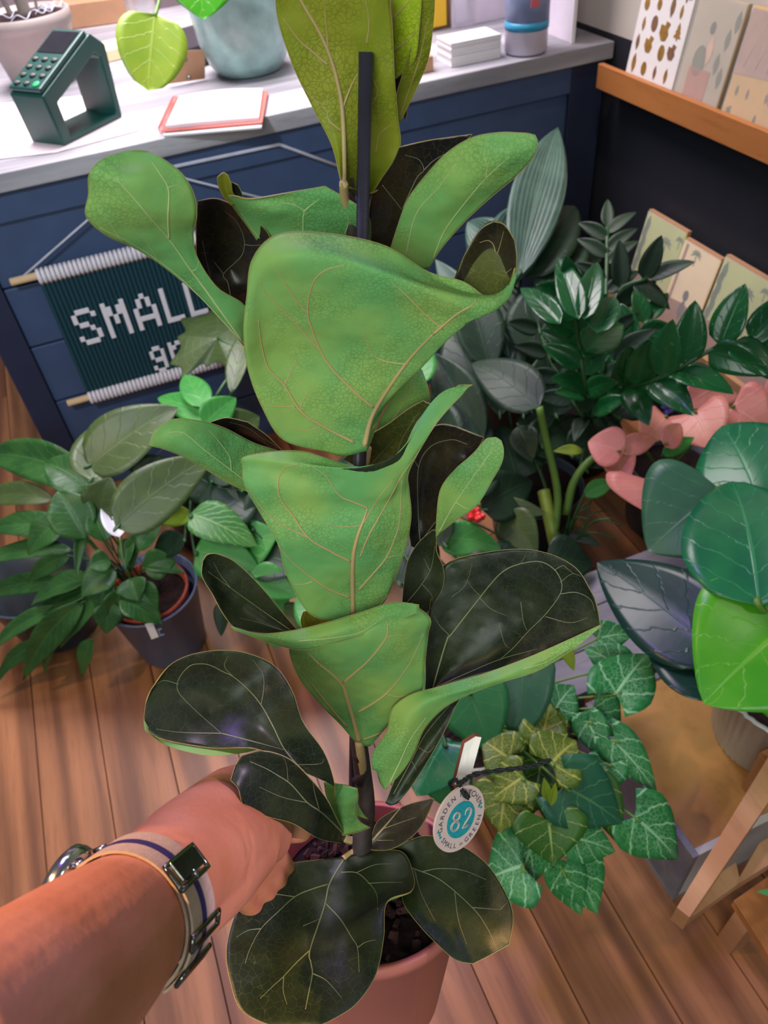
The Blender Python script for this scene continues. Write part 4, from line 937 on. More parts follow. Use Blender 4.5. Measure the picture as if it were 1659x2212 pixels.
# ---- arrowhead plant (syngonium) front right
ac = V3((0.335, 0.66, 0))
asg = thing('arrowhead_plant', 'arrowhead plant with pale veined leaves beside the low grey box', 'potted plant', ac)
pot(asg, ac, 0.085, 0.07, 0.2, 'whitepot', 0.005, 0.004, 0.85)
N0 = ac+V3((0, 0, 0.2))
al = [((1330, 1500, .36), (1400, 1412, .34), 130, 'arrow'), ((1280, 1530, .34), (1340, 1590, .30), 110, 'arrow'), ((1200, 1530, .34), (1240, 1480, .35), 90, 'arrow'),
 ((1325, 1600, .33), (1420, 1715, .27), 80, 'arrow'), ((1370, 1765, .28), (1465, 1858, .22), 130, 'arrow'), ((1190, 1650, .40), (1245, 1600, .40), 130, 'arrow2'), ((1170, 1600, .38), (1190, 1520, .38), 100, 'arrow2'),
 ((1220, 1700, .38), (1345, 1780, .33), 150, 'philo2'), ((1185, 1770, .36), (1195, 1870, .32), 150, 'arrowd'), ((1130, 1870, .28), (1050, 1900, .25), 150, 'arrow'), ((1240, 1810, .30), (1330, 1840, .27), 90, 'arrow'),
 ((1235, 1860, .26), (1290, 1975, .2), 110, 'arrow'), ((1215, 1880, .26), (1255, 1978, .2), 80, 'arrow'), ((1090, 1710, .36), (1080, 1800, .32), 130, 'arrow2'), ((1100, 1640, .37), (1040, 1600, .37), 110, 'arrow2'),
 ((1310, 1650, .32), (1290, 1720, .28), 90, 'arrow'), ((1340, 1440, .32), (1260, 1400, .33), 80, 'arrow'), ((1290, 1380, .33), (1370, 1370, .33), 70, 'arrow'), ((1270, 1560, .34), (1310, 1650, .3), 70, 'arrow'),
 ((1130, 1680, .38), (1060, 1730, .35), 100, 'arrow2'), ((1200, 1590, .36), (1130, 1560, .36), 90, 'arrow2'), ((1290, 1700, .30), (1340, 1830, .25), 80, 'arrowd'), ((1160, 1800, .3), (1100, 1960, .18), 90, 'arrow'), ((1170, 1640, .33), (1150, 1760, .3), 120, 'arrowd')]
M['philo2'] = leaf_uv('teal_green_leaf', rgb(24, 80, 54), rgb(30, 92, 60), rgb(96, 150, 90), 5, 1.4, 0.05, 0.05, 0.5, rough=0.4)
M['arrowd'] = leaf_uv('dark_arrowhead_leaf', rgb(44, 92, 26), rgb(52, 100, 30), rgb(166, 186, 100), 4, 1.2, 0.05, 0.05, 0.7, 0.1)
for i, (b, t_, wd, mt) in enumerate(al):
    pleaf(asg, mt, b, t_, wd, 'arrow', 0.07, random.uniform(-.25, .25), 0.16, 0.8, stem=N0+V3((random.uniform(-.03, .03), random.uniform(-.03, .03), 0)), sr=0.002, smat='petiole')
pleaf(asg, 'lime', (1185, 1730, .38), (1175, 1680, .42), 22, 'lance', 0, 0, .4); pleaf(asg, 'lime', (1190, 1740, .38), (1200, 1690, .42), 18, 'lance', 0, .4, .4)
# ---- large plain leaves behind the fig's right
bc = V3((0.30, 0.90, 0))
bp = thing('heart_leaf_philodendron', 'plant with broad drooping green leaves behind the round price tag', 'potted plant', bc)
pot(bp, bc, 0.09, 0.075, 0.2, 'darkpot', 0.005, 0.004, 0.85)
N0 = bc+V3((0, 0, 0.18))
for b, t_, wd, mt in (((1010, 1490, .42), (1060, 1625, .36), 150, 'green2'), ((1130, 1440, .44), (1120, 1605, .36), 130, 'deep2'), ((960, 1600, .38), (900, 1720, .34), 150, 'philo'), ((1000, 1440, .42), (900, 1500, .40), 110, 'green2'), ((940, 1640, .34), (1010, 1760, .28), 110, 'green2'), ((1215, 1390, .42), (1240, 1450, .38), 30, 'lime')):
    M.setdefault('green2', leaf_uv('broad_green_leaf', rgb(36, 110, 58), rgb(46, 124, 62), rgb(84, 156, 92), 5, 1.5, 0.03, 0.03, 0.4))
    M.setdefault('deep2', leaf_uv('broad_dark_green_leaf', rgb(40, 88, 62), rgb(48, 98, 68), rgb(80, 130, 92), 5, 1.5, 0.03, 0.03, 0.4))
    pleaf(bp, mt, b, t_, wd, 'heart', 0.08, 0.1, 0.12, 0.8, stem=N0, sr=0.003)
# ---- low grey box with tan top, ribbed pot and its large glossy leaves
bx = thing('low_display_box', 'low pale grey box with a tan board top on the floor at the right', 'box', (0.75, 0.46, 0))
MB().box((0.556, 0.305, 0.0), (0.98, 0.62, 0.012)).build('base', M['greywood'], bx)
for lo, hi, nm in (((0.556, 0.305, 0.012), (0.568, 0.62, 0.19), 'side_board'), ((0.968, 0.305, 0.012), (0.98, 0.62, 0.19), 'side_board'), ((0.568, 0.305, 0.012), (0.968, 0.317, 0.19), 'front_board'), ((0.568, 0.608, 0.012), (0.968, 0.62, 0.19), 'back_board')):
    MB().box(lo, hi).build(nm, M['whitepot'] if nm == 'front_board' else M['greywood'], bx, 0.001)
MB().box((0.569, 0.318, 0.168), (0.967, 0.607, 0.186)).build('top_board', M['tanwood'], bx)
b2 = thing('grey_stool', 'weathered grey wooden bench behind the low box', 'bench', (0.75, 0.75, 0))
for k in range(3): MB().box((0.53, 0.64+0.085*k, 0.17), (1.25, 0.722+0.085*k, 0.192)).build('slat', M['greywood'], b2, 0.001)
for x_ in (0.55, 1.2):
    for y_ in (0.65, 0.86): MB().box((x_, y_, 0), (x_+0.03, y_+0.03, 0.17)).build('leg', M['greywood'], b2)
wc = V3((0.815, 0.435, 0.187))
wp = thing('rubber_plant', 'white ribbed pot with very large glossy dark green leaves at the right edge', 'potted plant', wc)
pot(wp, wc, 0.112, 0.088, 0.17, 'whitepot', 0.004, 0.005, 0.85, flute=0.035, fn=44)
N0 = wc+V3((0, 0, 0.15))
M['deepblue'] = leaf_uv('dark_bluish_leaf', rgb(16, 48, 40), rgb(22, 58, 46), rgb(44, 84, 70), 5, 1.5, 0.05, 0.03, 0.4, rough=0.25)
for b, t_, wd, kd, mt, rl_, bw in (((1640, 1310, .62), (1580, 1040, .60), 250, 'ovate', 'philo', .1, .08), ((1560, 1060, .56), (1400, 1190, .48), 250, 'ovate', 'deep2', .2, .05), ((1640, 1080, .58), (1560, 920, .58), 200, 'ovate', 'philo', -.2, .05),
      ((1560, 1420, .50), (1290, 1215, .46), 190, 'ovate', 'deepblue', .1, .04), ((1600, 1500, .48), (1400, 1330, .44), 200, 'ovate', 'deepblue', .4, .04), ((1720, 1330, .60), (1520, 1520, .54), 300, 'ovate', 'bright', 0, .05), ((1700, 1400, .55), (1700, 1580, .48), 200, 'heart', 'bright', 0, .05), ((1480, 1130, .5), (1540, 1020, .55), 180, 'ovate', 'olive', 0, .05)):
    pleaf(wp, mt, b, t_, wd, kd, bw, rl_, 0.14, 0.85, stem=N0, sr=0.005, smat='petiole', n=22)
# ---- wooden trestle bottom right
M['oakp'] = M['palewood']
ws = thing('wooden_plant_stand', 'pale pine plant stand with notched slats in the lower right corner', 'stand', (0.62, 0.12, 0))
zz_ = 0.36
def pprism(pts, z, th): return MB().prism([pz(x_, y_, z) for x_, y_ in pts][::-1], (0, 0, -th))
pprism([(1490, 1982), (1462, 1960), (1680, 1600), (1710, 1660)], zz_, 0.05).build('rail', M['palewood'], ws, 0.001)
pprism([(1490, 1984), (1600, 1905), (1590, 1860), (1545, 1892)], zz_-0.055, 0.03).build('slat_end', M['palewood'], ws, 0.001)
pprism([(1585, 1915), (1690, 1850), (1690, 1790), (1640, 1820)], zz_-0.055, 0.03).build('slat_end', M['palewood'], ws, 0.001)
pprism([(1585, 1945), (1720, 1850), (1760, 2120), (1690, 2110)], zz_-0.15, 0.02).build('shelf_board', M['railwood'], ws, 0.001)
for q in ((1640, 1950), (1720, 1900)):
    p = pz(q[0], q[1], zz_-0.17); MB().box((p.x-0.015, p.y-0.015, 0), (p.x+0.015, p.y+0.015, p.z)).build('leg', M['palewood'], ws)
p = pz(1670, 1660, zz_-0.052); MB().box((p.x, p.y, 0), (p.x+0.03, p.y+0.03, p.z)).build('leg', M['palewood'], ws)
sp_ = thing('spider_plant', 'small plant with white edged leaves on the pine stand', 'plant', pz(1700, 1925, zz_-0.15))
pot(sp_, pz(1740, 1960, zz_-0.15), 0.035, 0.028, 0.06, 'terracotta', 0.006, 0.003, 0.85)
for (tx, ty) in ((1632, 1926), (1700, 1850), (1690, 1990)): pleaf(sp_, 'variegated', (1730, 1945, zz_-0.08), (tx, ty, zz_-0.06), 22, 'lance', 0.1, 0, .3)
# ================================================================ THE FIDDLE LEAF FIG (held up)
def D(y): return 0.50+(y-400)*0.0001714
SB = at(782, 1830, 0.745); ST = at(752, 395, 0.50)
AX = (ST-SB).normalized()
fig = thing('fiddle_leaf_fig', 'tall fiddle leaf fig in a pink plastic pot held up by a hand', 'potted plant', SB-AX*0.14)
RC = at(795, 1893, 0.752)                      # rim centre
PH_ = 0.15
pb = RC-AX*PH_
pot(fig, pb, 0.086, 0.064, PH_, 'pinkpot', 0.014, 0.003, 0.88, axis=AX)
# dark inner lining seen inside the rim
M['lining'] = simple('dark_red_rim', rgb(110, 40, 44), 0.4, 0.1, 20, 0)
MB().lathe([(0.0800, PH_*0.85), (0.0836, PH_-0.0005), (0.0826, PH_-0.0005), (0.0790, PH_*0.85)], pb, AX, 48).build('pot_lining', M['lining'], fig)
sr_ = MB(); a_ = AX.orthogonal().normalized(); b_ = AX.cross(a_)
for k in range(160):     # bark crumbs and fibres
    an = random.random()*2*PI; rr = 0.072*math.sqrt(random.random()); c = pb+AX*(PH_*0.88+0.004)+a_*math.cos(an)*rr+b_*math.sin(an)*rr
    s_ = random.uniform(0.001, 0.0032); d1 = V3((random.gauss(0, 1), random.gauss(0, 1), random.gauss(0, 1))).normalized(); d2 = d1.orthogonal().normalized(); d3 = d1.cross(d2)
    sr_.obox(c, d1*s_*1.6, d2*s_, d3*s_*0.7)
M['crumb'] = simple('bark_crumbs', rgb(74, 44, 40), 0.9, 0.5, 40, 0)
o = sr_.build('bark_crumbs', M['crumb'], fig); o['kind'] = 'stuff'
# stem
P = [RC-AX*0.03, at(782, 1830, 0.745), at(790, 1740, 0.735), at(780, 1640, 0.716), at(765, 1500, 0.69), at(770, 1300, .655), at(780, 1000, .605), at(765, 700, .553), at(760, 500, .53), at(758, 430, .528), at(757, 385, .526)]
MB().tube(spline(P, 40), [0.010-0.0080*i/39 for i in range(40)], 10).build('stem', M['stem'], fig)
for y_ in (1690, 1640, 1560): MB().tube([at(772, y_, D(y_)+0.0), at(790, y_-26, D(y_)-0.006)], [0.006, 0.003], 8).build('leaf_scar', M['stem'], fig)
# support stake
stk_top = at(790, 112, 0.508); stk_bot = at(762, 1700, 0.802)
MB().tube([stk_top, stk_bot, stk_bot+(stk_bot-stk_top).normalized()*0.10], 0.0041, 14).build('stake', M['stake'], fig)
UN, UO, UL, TP, TG, TO = M['fig_under'], M['fig_under_olive'], M['fig_under_lime'], M['fig_top'], M['fig_top_gloss'], M['fig_top_olive']
def L(rows, side='under', mats=None, veins=None, vmat='vein_tan', **k):
    return patch('leaf', rows, mats or (TP, UN), fig, side=side, veins=veins, vmat=vmat, **k)
# --- top: olive leaf left of the stake with draped right lobe
L([(0.500, [(738, 402), (741, 404), (745, 405, .004), (752, 404, .008)]),
   (0.512, [(731, 370), (740, 372), (790, 425, .040), (812, 412, .035)]),
   (0.520, [(715, 310), (741, 320), (810, 352, .022), (862, 326, .02)]),
   (0.520, [(672, 225), (738, 235), (812, 262, .010), (859, 250, .01)]),
   (0.515, [(632, 140), (712, 140), (800, 170, .004), (852, 165, 0)]),
   (0.508, [(600, 40), (668, 40), (790, 70, 0), (848, 70, .002)]),
   (0.500, [(594, -40), (628, -60), (760, -30, 0), (840, -30, .004)])],
  mats=(TO, UO), vw=5, veins=[(15, [(742, 400), (743, 330), (741, 260), (735, 205), (716, 130), (690, 70), (655, 10), (640, -20)]), (6, [(741, 232), (757, 190), (772, 160)]), (6, [(708, 140), (675, 112), (645, 85), (612, 40)]), (3.5, [(709, 105), (705, 60), (700, 0)]),
  (4, [(737, 282), (712, 262), (706, 242), (690, 220)]), (3, [(792, 95), (797, 50), (790, 0)]), (2.5, [(800, 230), (815, 200), (805, 160), (812, 110)]), (2.5, [(812, 330), (820, 290), (845, 270)]), (2.5, [(690, 225), (668, 205), (650, 180)])])
# brighter leaf behind with its own midrib
L([(0.545, [(830, 165), (846, 170), (856, 170)]), (0.535, [(810, 100), (846, 100), (895, 130)]), (0.525, [(800, 30), (850, 30), (906, 60)]), (0.518, [(790, -40), (846, -40), (912, -20)])],
  mats=(TO, UL), vw=4, veins=[(9, [(852, 160), (847, 90), (847, 30), (843, -30)]), (4, [(850, 108), (880, 88), (903, 62)]), (4, [(848, 40), (872, 15), (890, -5)]), (4, [(846, 35), (830, 12), (822, -8)])])
L([(0.555, [(860, 262), (863, 262), (866, 262)]), (0.548, [(856, 215), (880, 200), (905, 180)]), (0.540, [(868, 165), (900, 150), (927, 120)]), (0.53, [(890, 90), (915, 60), (937, 40)]), (0.52, [(905, -10), (925, -20), (940, -30)])],
  mats=(TP, UO), vw=3, veins=[(3, [(864, 250), (885, 190), (905, 130), (925, 40)])], vmat='vein_tan')
L([(0.566, [(862, 262), (868, 240), (876, 262)]), (0.558, [(845, 200), (868, 180), (892, 150)]), (0.552, [(850, 150), (870, 130), (898, 120)])], side='top', mats=(TG, UO))
# --- tall left leaf, underside
L([(0.542, [(527, 748), (530, 744), (533, 738)]), (0.522, [(455, 664), (497, 690), (531, 664)]), (0.507, [(365, 585), (440, 618), (470, 622)]), (0.493, [(292, 537), (400, 565), (426, 555)]),
   (0.480, [(232, 510), (365, 515), (418, 505)]), (0.468, [(186, 468, .004), (322, 465, -.006), (425, 468)]), (0.462, [(191, 420, .004), (300, 430, -.006), (421, 425)]), (0.458, [(193, 375), (285, 385, -.005), (396, 378)]), (0.458, [(222, 343), (290, 350), (352, 343)]), (0.461, [(272, 326), (297, 324), (322, 327)])],
  vw=4, veins=[(6, [(527, 742), (441, 622), (414, 586), (365, 516), (322, 467), (287, 426), (251, 386)]), (5, [(365, 516), (363, 470), (364, 410), (345, 375), (328, 350)]), (2.5, [(349, 581), (333, 548), (316, 521), (289, 494)]),
  (2.5, [(350, 583), (276, 532), (232, 475), (205, 443)]), (3, [(520, 735), (400, 610), (300, 535), (215, 492)]), (2.5, [(364, 405), (385, 400), (405, 418)]), (2, [(414, 586), (424, 580), (430, 560)])], vmat='vein_pale')
# glossy purple leaf behind it
L([(0.566, [(545, 680), (550, 690), (560, 690)]), (0.552, [(492, 640), (520, 630), (585, 640)]), (0.540, [(432, 580), (495, 580, .010), (590, 570)]), (0.532, [(424, 510), (500, 510, .010), (584, 515)]), (0.528, [(425, 460), (490, 465, .005), (556, 478)]), (0.526, [(428, 434), (470, 430), (520, 452)])],
  side='top', mats=(TG, UN), vw=3, veins=[(3.5, [(500, 650), (492, 610), (483, 592), (520, 555), (528, 528), (522, 500), (508, 475), (485, 455)]), (2.5, [(528, 528), (545, 530), (575, 528)]), (3, [(483, 592), (470, 575), (462, 565)]), (1.5, [(437, 520), (450, 580), (462, 625)])], vmat='vein_grey')
# --- top centre leaf with curled tip
L([(0.540, [(562, 530), (640, 545), (700, 560), (800, 535)]), (0.530, [(535, 490), (600, 492), (680, 500), (801, 500)]), (0.520, [(502, 445), (590, 458, -.004), (670, 455), (797, 470)]), (0.514, [(492, 425), (560, 432), (665, 425), (772, 443)]), (0.512, [(508, 424), (545, 430), (640, 413), (702, 402)])],
  vw=3.5, veins=[(4, [(655, 500), (655, 470), (656, 457), (636, 443), (605, 438)]), (3.5, [(656, 457), (676, 440), (690, 430)]), (3.5, [(745, 505), (752, 485), (752, 465)]), (3.5, [(570, 525), (545, 495), (520, 460)])], vmat='vein_pale')
L([(0.518, [(500, 445), (512, 440), (520, 438)]), (0.514, [(480, 420), (492, 420, .003), (503, 418)]), (0.510, [(470, 388), (485, 392, .003), (499, 398)]), (0.509, [(478, 376), (484, 374), (492, 378)])], mats=(TP, UO), veins=None, nu=12, nv=20)
L([(0.520, [(506, 425), (515, 430), (526, 432)]), (0.518, [(500, 408), (510, 412), (522, 416)]), (0.516, [(499, 394), (506, 396), (514, 400)])], side='top', nu=10, nv=14)
# --- right upper leaf, underside
L([(0.540, [(842, 540), (890, 580), (925, 582)]), (0.526, [(858, 490), (905, 520), (955, 535)]), (0.513, [(880, 432), (945, 462, -.006), (1005, 478)]), (0.502, [(918, 380), (990, 415, -.008), (1062, 425)]), (0.492, [(965, 330), (1040, 365, -.008), (1110, 385)]), (0.484, [(1020, 297), (1085, 330, -.006), (1148, 345)]), (0.480, [(1080, 286), (1120, 305), (1161, 310)]), (0.480, [(1125, 287), (1140, 288), (1156, 292)])],
  vw=3.5, veins=[(4, [(876, 556), (899, 463), (949, 403), (986, 353)]), (4.5, [(935, 560), (960, 500), (1000, 444), (1050, 385), (1100, 339)]), (3, [(1050, 385), (1052, 360), (1046, 338)]), (3, [(935, 575), (990, 510), (1040, 460)])], vmat='vein_pale')
# glossy dark leaf behind the stake
L([(0.575, [(800, 540), (840, 550), (880, 540)]), (0.560, [(797, 480), (850, 480, .006), (905, 470)]), (0.548, [(805, 420), (860, 410, .006), (930, 400)]), (0.540, [(848, 350), (900, 350, .004), (970, 345)]), (0.535, [(862, 318), (930, 303), (1020, 290)])],
  side='top', mats=(TG, UN), vw=2.5, veins=[(3, [(826, 400), (850, 430), (872, 458)]), (3, [(870, 450), (900, 385), (915, 368), (905, 345), (875, 335)]), (3, [(915, 368), (940, 345), (985, 320)])], vmat='vein_grey')
# --- big middle leaf
L([(0.548, [(700, 975), (740, 985, 0), (788, 975, -.004), (792, 975, .004), (795, 970, .008)]),
   (0.534, [(612, 950), (700, 930), (800, 900, -.004), (812, 905, .010), (830, 880, .02)]),
   (0.520, [(566, 880), (670, 850), (838, 840, -.006), (850, 855, .008), (860, 830, .03)]),
   (0.508, [(536, 800), (640, 760), (885, 790, -.006), (897, 800, .008), (900, 760, .035)]),
   (0.488, [(526, 720), (620, 680), (935, 730, -.004), (946, 738, .008), (935, 690, .035)]),
   (0.478, [(533, 640), (620, 610, -.006), (968, 698, -.002), (980, 702, .008), (960, 640, .035)]),
   (0.470, [(545, 560), (660, 570, -.010), (990, 677, 0), (1000, 688, .010), (975, 610, .038)]),
   (0.468, [(598, 507), (740, 560, -.012), (1015, 668, 0), (1030, 678, .012), (984, 600, .036)]),
   (0.470, [(700, 503), (830, 580, -.010), (1040, 662, 0), (1062, 662, .014), (992, 575, .034)]),
   (0.473, [(830, 530), (920, 610, -.004), (1062, 650, 0), (1085, 645, .014), (1012, 535, .032)]),
   (0.478, [(925, 587), (985, 625, 0), (1078, 640, 0), (1102, 625, .014), (1036, 497, .028)]),
   (0.482, [(1000, 608), (1030, 640, 0), (1086, 628, .002), (1112, 600, .012), (1062, 478, .024)]),
   (0.487, [(1060, 645, 0), (1078, 640, 0), (1096, 615, .002), (1118, 575, .008), (1092, 487, .015)]),
   (0.489, [(1092, 624), (1100, 614, 0), (1110, 590, .002), (1117, 560, .006), (1113, 530, .010)])],
  nu=40, nv=80, mats=(TO, UN), vw=5, veins=[(15, [(787, 962), (803, 900), (838, 840), (885, 775), (935, 722)]), (8, [(935, 722), (985, 680), (1012, 664), (1030, 650)]), (7, [(806, 880), (770, 850), (720, 800), (692, 757), (672, 705), (665, 677), (668, 640), (680, 605), (705, 583), (745, 572)]),
  (4.5, [(692, 757), (640, 700), (600, 660), (575, 635), (560, 605)]), (4.5, [(665, 677), (640, 648), (615, 610), (590, 570)]), (7, [(765, 956), (700, 922), (650, 888), (614, 832), (580, 795), (565, 745), (558, 690)]), (3.5, [(648, 885), (655, 865), (670, 842)]), (3.5, [(638, 879), (600, 878), (562, 874)]),
  (3.5, [(614, 832), (630, 800), (645, 770)]), (5, [(956, 711), (920, 680), (880, 640), (845, 610)]), (4, [(882, 787), (840, 782), (810, 770), (795, 745), (782, 715)]), (3, [(805, 925), (850, 868), (890, 822), (950, 760)]), (2.5, [(695, 922), (660, 930), (620, 925)])], vmat='vein_tan')
# inner far wall veins of the curl are traced on a small darker lining of the same leaf
L([(0.498, [(985, 602), (1010, 612), (1040, 640)]), (0.495, [(1000, 560), (1040, 575, .006), (1085, 642)]), (0.493, [(1018, 526), (1060, 540, .008), (1110, 600)]), (0.491, [(1040, 494), (1078, 510, .006), (1116, 560)]), (0.490, [(1066, 479), (1090, 487, .002), (1112, 520)])],
  side='top', mats=(M['fig_top_gloss'], UN), vw=2.5, veins=[(3.5, [(1042, 640), (1060, 610), (1070, 570), (1068, 535), (1056, 520), (1036, 524)]), (2.5, [(1045, 636), (1075, 605), (1105, 580)]), (2, [(1070, 560), (1080, 530), (1088, 500)])], vmat='vein_tan', rim=False)
# leaf behind, visible right below the big leaf
L([(0.640, [(800, 965), (830, 970), (870, 950)]), (0.620, [(830, 890), (870, 890), (925, 880)]), (0.60, [(870, 820), (895, 815), (925, 840)]), (0.60, [(895, 790), (902, 792), (912, 800)])], mats=(TP, UN), vw=3, veins=[(4, [(810, 960), (860, 890), (900, 810)])])
# --- left narrow leaf
L([(0.628, [(570, 1075), (585, 1060), (600, 1040)]), (0.610, [(505, 1050), (545, 1045, -.004), (615, 985)]), (0.592, [(440, 1012), (490, 1015, -.005), (545, 955)]), (0.578, [(392, 985), (440, 972, -.006), (480, 922)]), (0.568, [(352, 970), (395, 942, -.004), (420, 907)]), (0.563, [(332, 965), (352, 935), (372, 906)]), (0.562, [(322, 961), (326, 948), (333, 930)])],
  vw=3.5, veins=[(4.5, [(575, 1068), (540, 1045), (490, 1008), (440, 970), (398, 936), (365, 934)]), (3, [(500, 1018), (495, 985), (470, 950), (452, 930)])], vmat='vein_pale')
L([(0.640, [(600, 990), (620, 990), (640, 985)]), (0.625, [(520, 955), (560, 950), (612, 975)]), (0.615, [(475, 930), (520, 925), (575, 940)]), (0.61, [(455, 912), (490, 903), (535, 912)])], side='top', mats=(TG, UN), vw=2.5, veins=[(2.5, [(590, 975), (560, 942), (530, 922), (495, 912)])], vmat='vein_grey')
# --- second large leaf
L([(0.626, [(735, 1345), (762, 1345), (790, 1335), (800, 1330)]),
   (0.612, [(668, 1325), (763, 1280, -.004), (830, 1290, .006), (838, 1285, .02)]),
   (0.588, [(618, 1240), (766, 1215, -.006), (838, 1205, .004), (872, 1200, .012)]),
   (0.570, [(600, 1175), (776, 1155, -.006), (850, 1140, .002), (888, 1120, .010)]),
   (0.563, [(560, 1105), (790, 1100, -.004), (858, 1080, .004), (884, 1060, .010)]),
   (0.552, [(530, 1052), (805, 1070, -.002), (865, 1035, .004), (882, 1025, .010)]),
   (0.552, [(524, 1010), (770, 1040, -.010), (868, 1010, 0), (900, 985, .006)]),
   (0.548, [(532, 985), (745, 1010, -.012), (872, 985, .002), (920, 950, .006)]),
   (0.548, [(650, 974), (790, 1022, -.006), (884, 955, .002), (945, 912, .006)]),
   (0.552, [(760, 1010), (860, 1000, 0), (918, 905, .002), (972, 880, .006)]),
   (0.556, [(845, 1018), (895, 940, 0), (950, 868, .002), (996, 855, .004)]),
   (0.560, [(905, 905), (945, 855), (985, 840), (1010, 838)]), (0.562, [(990, 832), (1005, 831), (1015, 831), (1021, 831)])],
  nu=36, nv=80, vw=5, veins=[(13, [(762, 1330), (762, 1215), (772, 1160), (785, 1125), (794, 1097)]), (5, [(794, 1097), (765, 1085), (735, 1072), (715, 1045), (700, 1025), (665, 1002)]), (6, [(757, 1213), (712, 1190), (666, 1161), (630, 1110), (606, 1077), (601, 1040), (615, 1010), (646, 1003)]),
  (6, [(755, 1290), (715, 1275), (676, 1250), (630, 1212), (592, 1166)]), (4, [(666, 1161), (630, 1145), (597, 1126), (560, 1090), (540, 1050)]), (5, [(777, 1205), (795, 1160), (819, 1117), (845, 1070), (868, 1028), (905, 975), (950, 900)]), (6, [(774, 1275), (805, 1240), (834, 1205), (852, 1165), (863, 1126), (868, 1037)]),
  (3, [(834, 1205), (855, 1200), (876, 1195)]), (3, [(782, 1135), (740, 1138), (700, 1130)]), (3, [(676, 1256), (655, 1262), (630, 1262)]), (3.5, [(818, 1310), (845, 1275), (865, 1245)]), (4, [(785, 1130), (815, 1080), (850, 1035)])], vmat='vein_tan')
# dark inside of that leaf's far half
L([(0.625, [(742, 992), (780, 1010), (850, 1022)]), (0.612, [(785, 950), (830, 975, .008), (866, 990)]), (0.602, [(840, 915), (870, 935, .006), (900, 940)]), (0.594, [(880, 885), (900, 895, .004), (922, 905)]), (0.590, [(915, 865), (922, 870), (932, 872)])], side='top', mats=(TO, UN), vw=2, veins=[(2.5, [(850, 1010), (868, 950), (905, 890)]), (2, [(800, 1005), (850, 950)])], vmat='vein_top')
# --- right small pale leaf with dark fold below
L([(0.640, [(942, 1165), (945, 1160), (950, 1152)]), (0.622, [(943, 1115), (962, 1115, -.003), (985, 1124)]), (0.606, [(952, 1055), (990, 1065, -.004), (1030, 1092)]), (0.594, [(985, 1012), (1020, 1025, -.004), (1062, 1040)]), (0.586, [(1022, 980), (1050, 985, -.002), (1084, 1000)]), (0.583, [(1048, 950), (1068, 955), (1088, 972)]), (0.583, [(1062, 945), (1072, 945), (1083, 952)])],
  vw=3.5, veins=[(4.5, [(948, 1150), (975, 1100), (1005, 1055), (1040, 1005), (1066, 968)]), (2.5, [(985, 1085), (1000, 1095), (1012, 1100)])], vmat='vein_pale')
L([(0.672, [(868, 1320), (900, 1330), (928, 1318)]), (0.662, [(872, 1265), (915, 1270, .004), (956, 1270)]), (0.655, [(880, 1215), (920, 1215, .004), (958, 1228)]), (0.648, [(902, 1175), (928, 1175, .002), (943, 1190)]), (0.642, [(934, 1145), (940, 1145), (945, 1150)])],
  side='top', mats=(TP, UN), vw=2.5, veins=[(3, [(880, 1300), (905, 1270), (930, 1230), (940, 1180)]), (2, [(912, 1262), (932, 1285), (935, 1300)]), (2, [(928, 1232), (915, 1205)])], vmat='vein_top')
L([(0.668, [(888, 1180), (905, 1185), (930, 1170)]), (0.650, [(878, 1100), (910, 1105, .008), (955, 1100)]), (0.635, [(880, 1030), (918, 1030, .010), (985, 1020)]), (0.625, [(892, 970), (940, 960, .008), (1030, 970)]), (0.620, [(915, 930), (965, 917), (1045, 945)])],
  side='top', mats=(TG, UN), vw=3, veins=[(4.5, [(908, 1180), (903, 1100), (904, 1010), (930, 965), (975, 950), (1010, 960)]), (3, [(904, 1010), (890, 985)]), (6, [(890, 1195), (940, 1128)])], vmat='vein_grey')
# --- right big dark leaf: upper face
L([(0.702, [(835, 1705), (850, 1680), (880, 1630)]), (0.692, [(900, 1560), (925, 1545), (945, 1520)]), (0.684, [(918, 1490), (935, 1490, .006), (950, 1484)]),
   (0.676, [(920, 1400), (985, 1440, .012), (1012, 1462)]), (0.668, [(930, 1300), (1030, 1400, .014), (1085, 1442)]), (0.660, [(958, 1222), (1090, 1350, .016), (1150, 1418)]), (0.652, [(1045, 1194), (1150, 1310, .012), (1205, 1395)]), (0.644, [(1150, 1188), (1205, 1290, .008), (1250, 1373)]), (0.638, [(1238, 1222), (1262, 1290, .004), (1280, 1358)]), (0.635, [(1284, 1290), (1292, 1320), (1297, 1350)])],
  side='top', nu=36, nv=60, vw=3, veins=[(5, [(933, 1492), (964, 1387), (976, 1369), (1020, 1312), (1063, 1258), (1090, 1232), (1124, 1218), (1165, 1213), (1195, 1228), (1212, 1255), (1210, 1283), (1180, 1325), (1142, 1363), (1110, 1398), (1081, 1424)]), (4.5, [(930, 1490), (1007, 1455), (1081, 1424), (1160, 1402)]),
  (2.5, [(970, 1372), (945, 1345), (930, 1312)]), (3, [(1210, 1283), (1245, 1280), (1275, 1295), (1285, 1320)]), (2.5, [(1197, 1232), (1215, 1222), (1225, 1228), (1240, 1240)]), (2.5, [(1035, 1290), (1060, 1315), (1095, 1330)]), (2.5, [(1125, 1300), (1130, 1340), (1138, 1362)]), (2, [(1078, 1350), (1090, 1390), (1100, 1400)]), (2.5, [(1178, 1332), (1230, 1345), (1270, 1335)]),
  (2, [(1210, 1258), (1235, 1240), (1255, 1245)]), (2, [(1125, 1218), (1135, 1200)]), (2, [(975, 1290), (1000, 1270), (1013, 1245), (1020, 1215)]), (2, [(1040, 1290), (1020, 1270), (1010, 1255)])], vmat='vein_top')
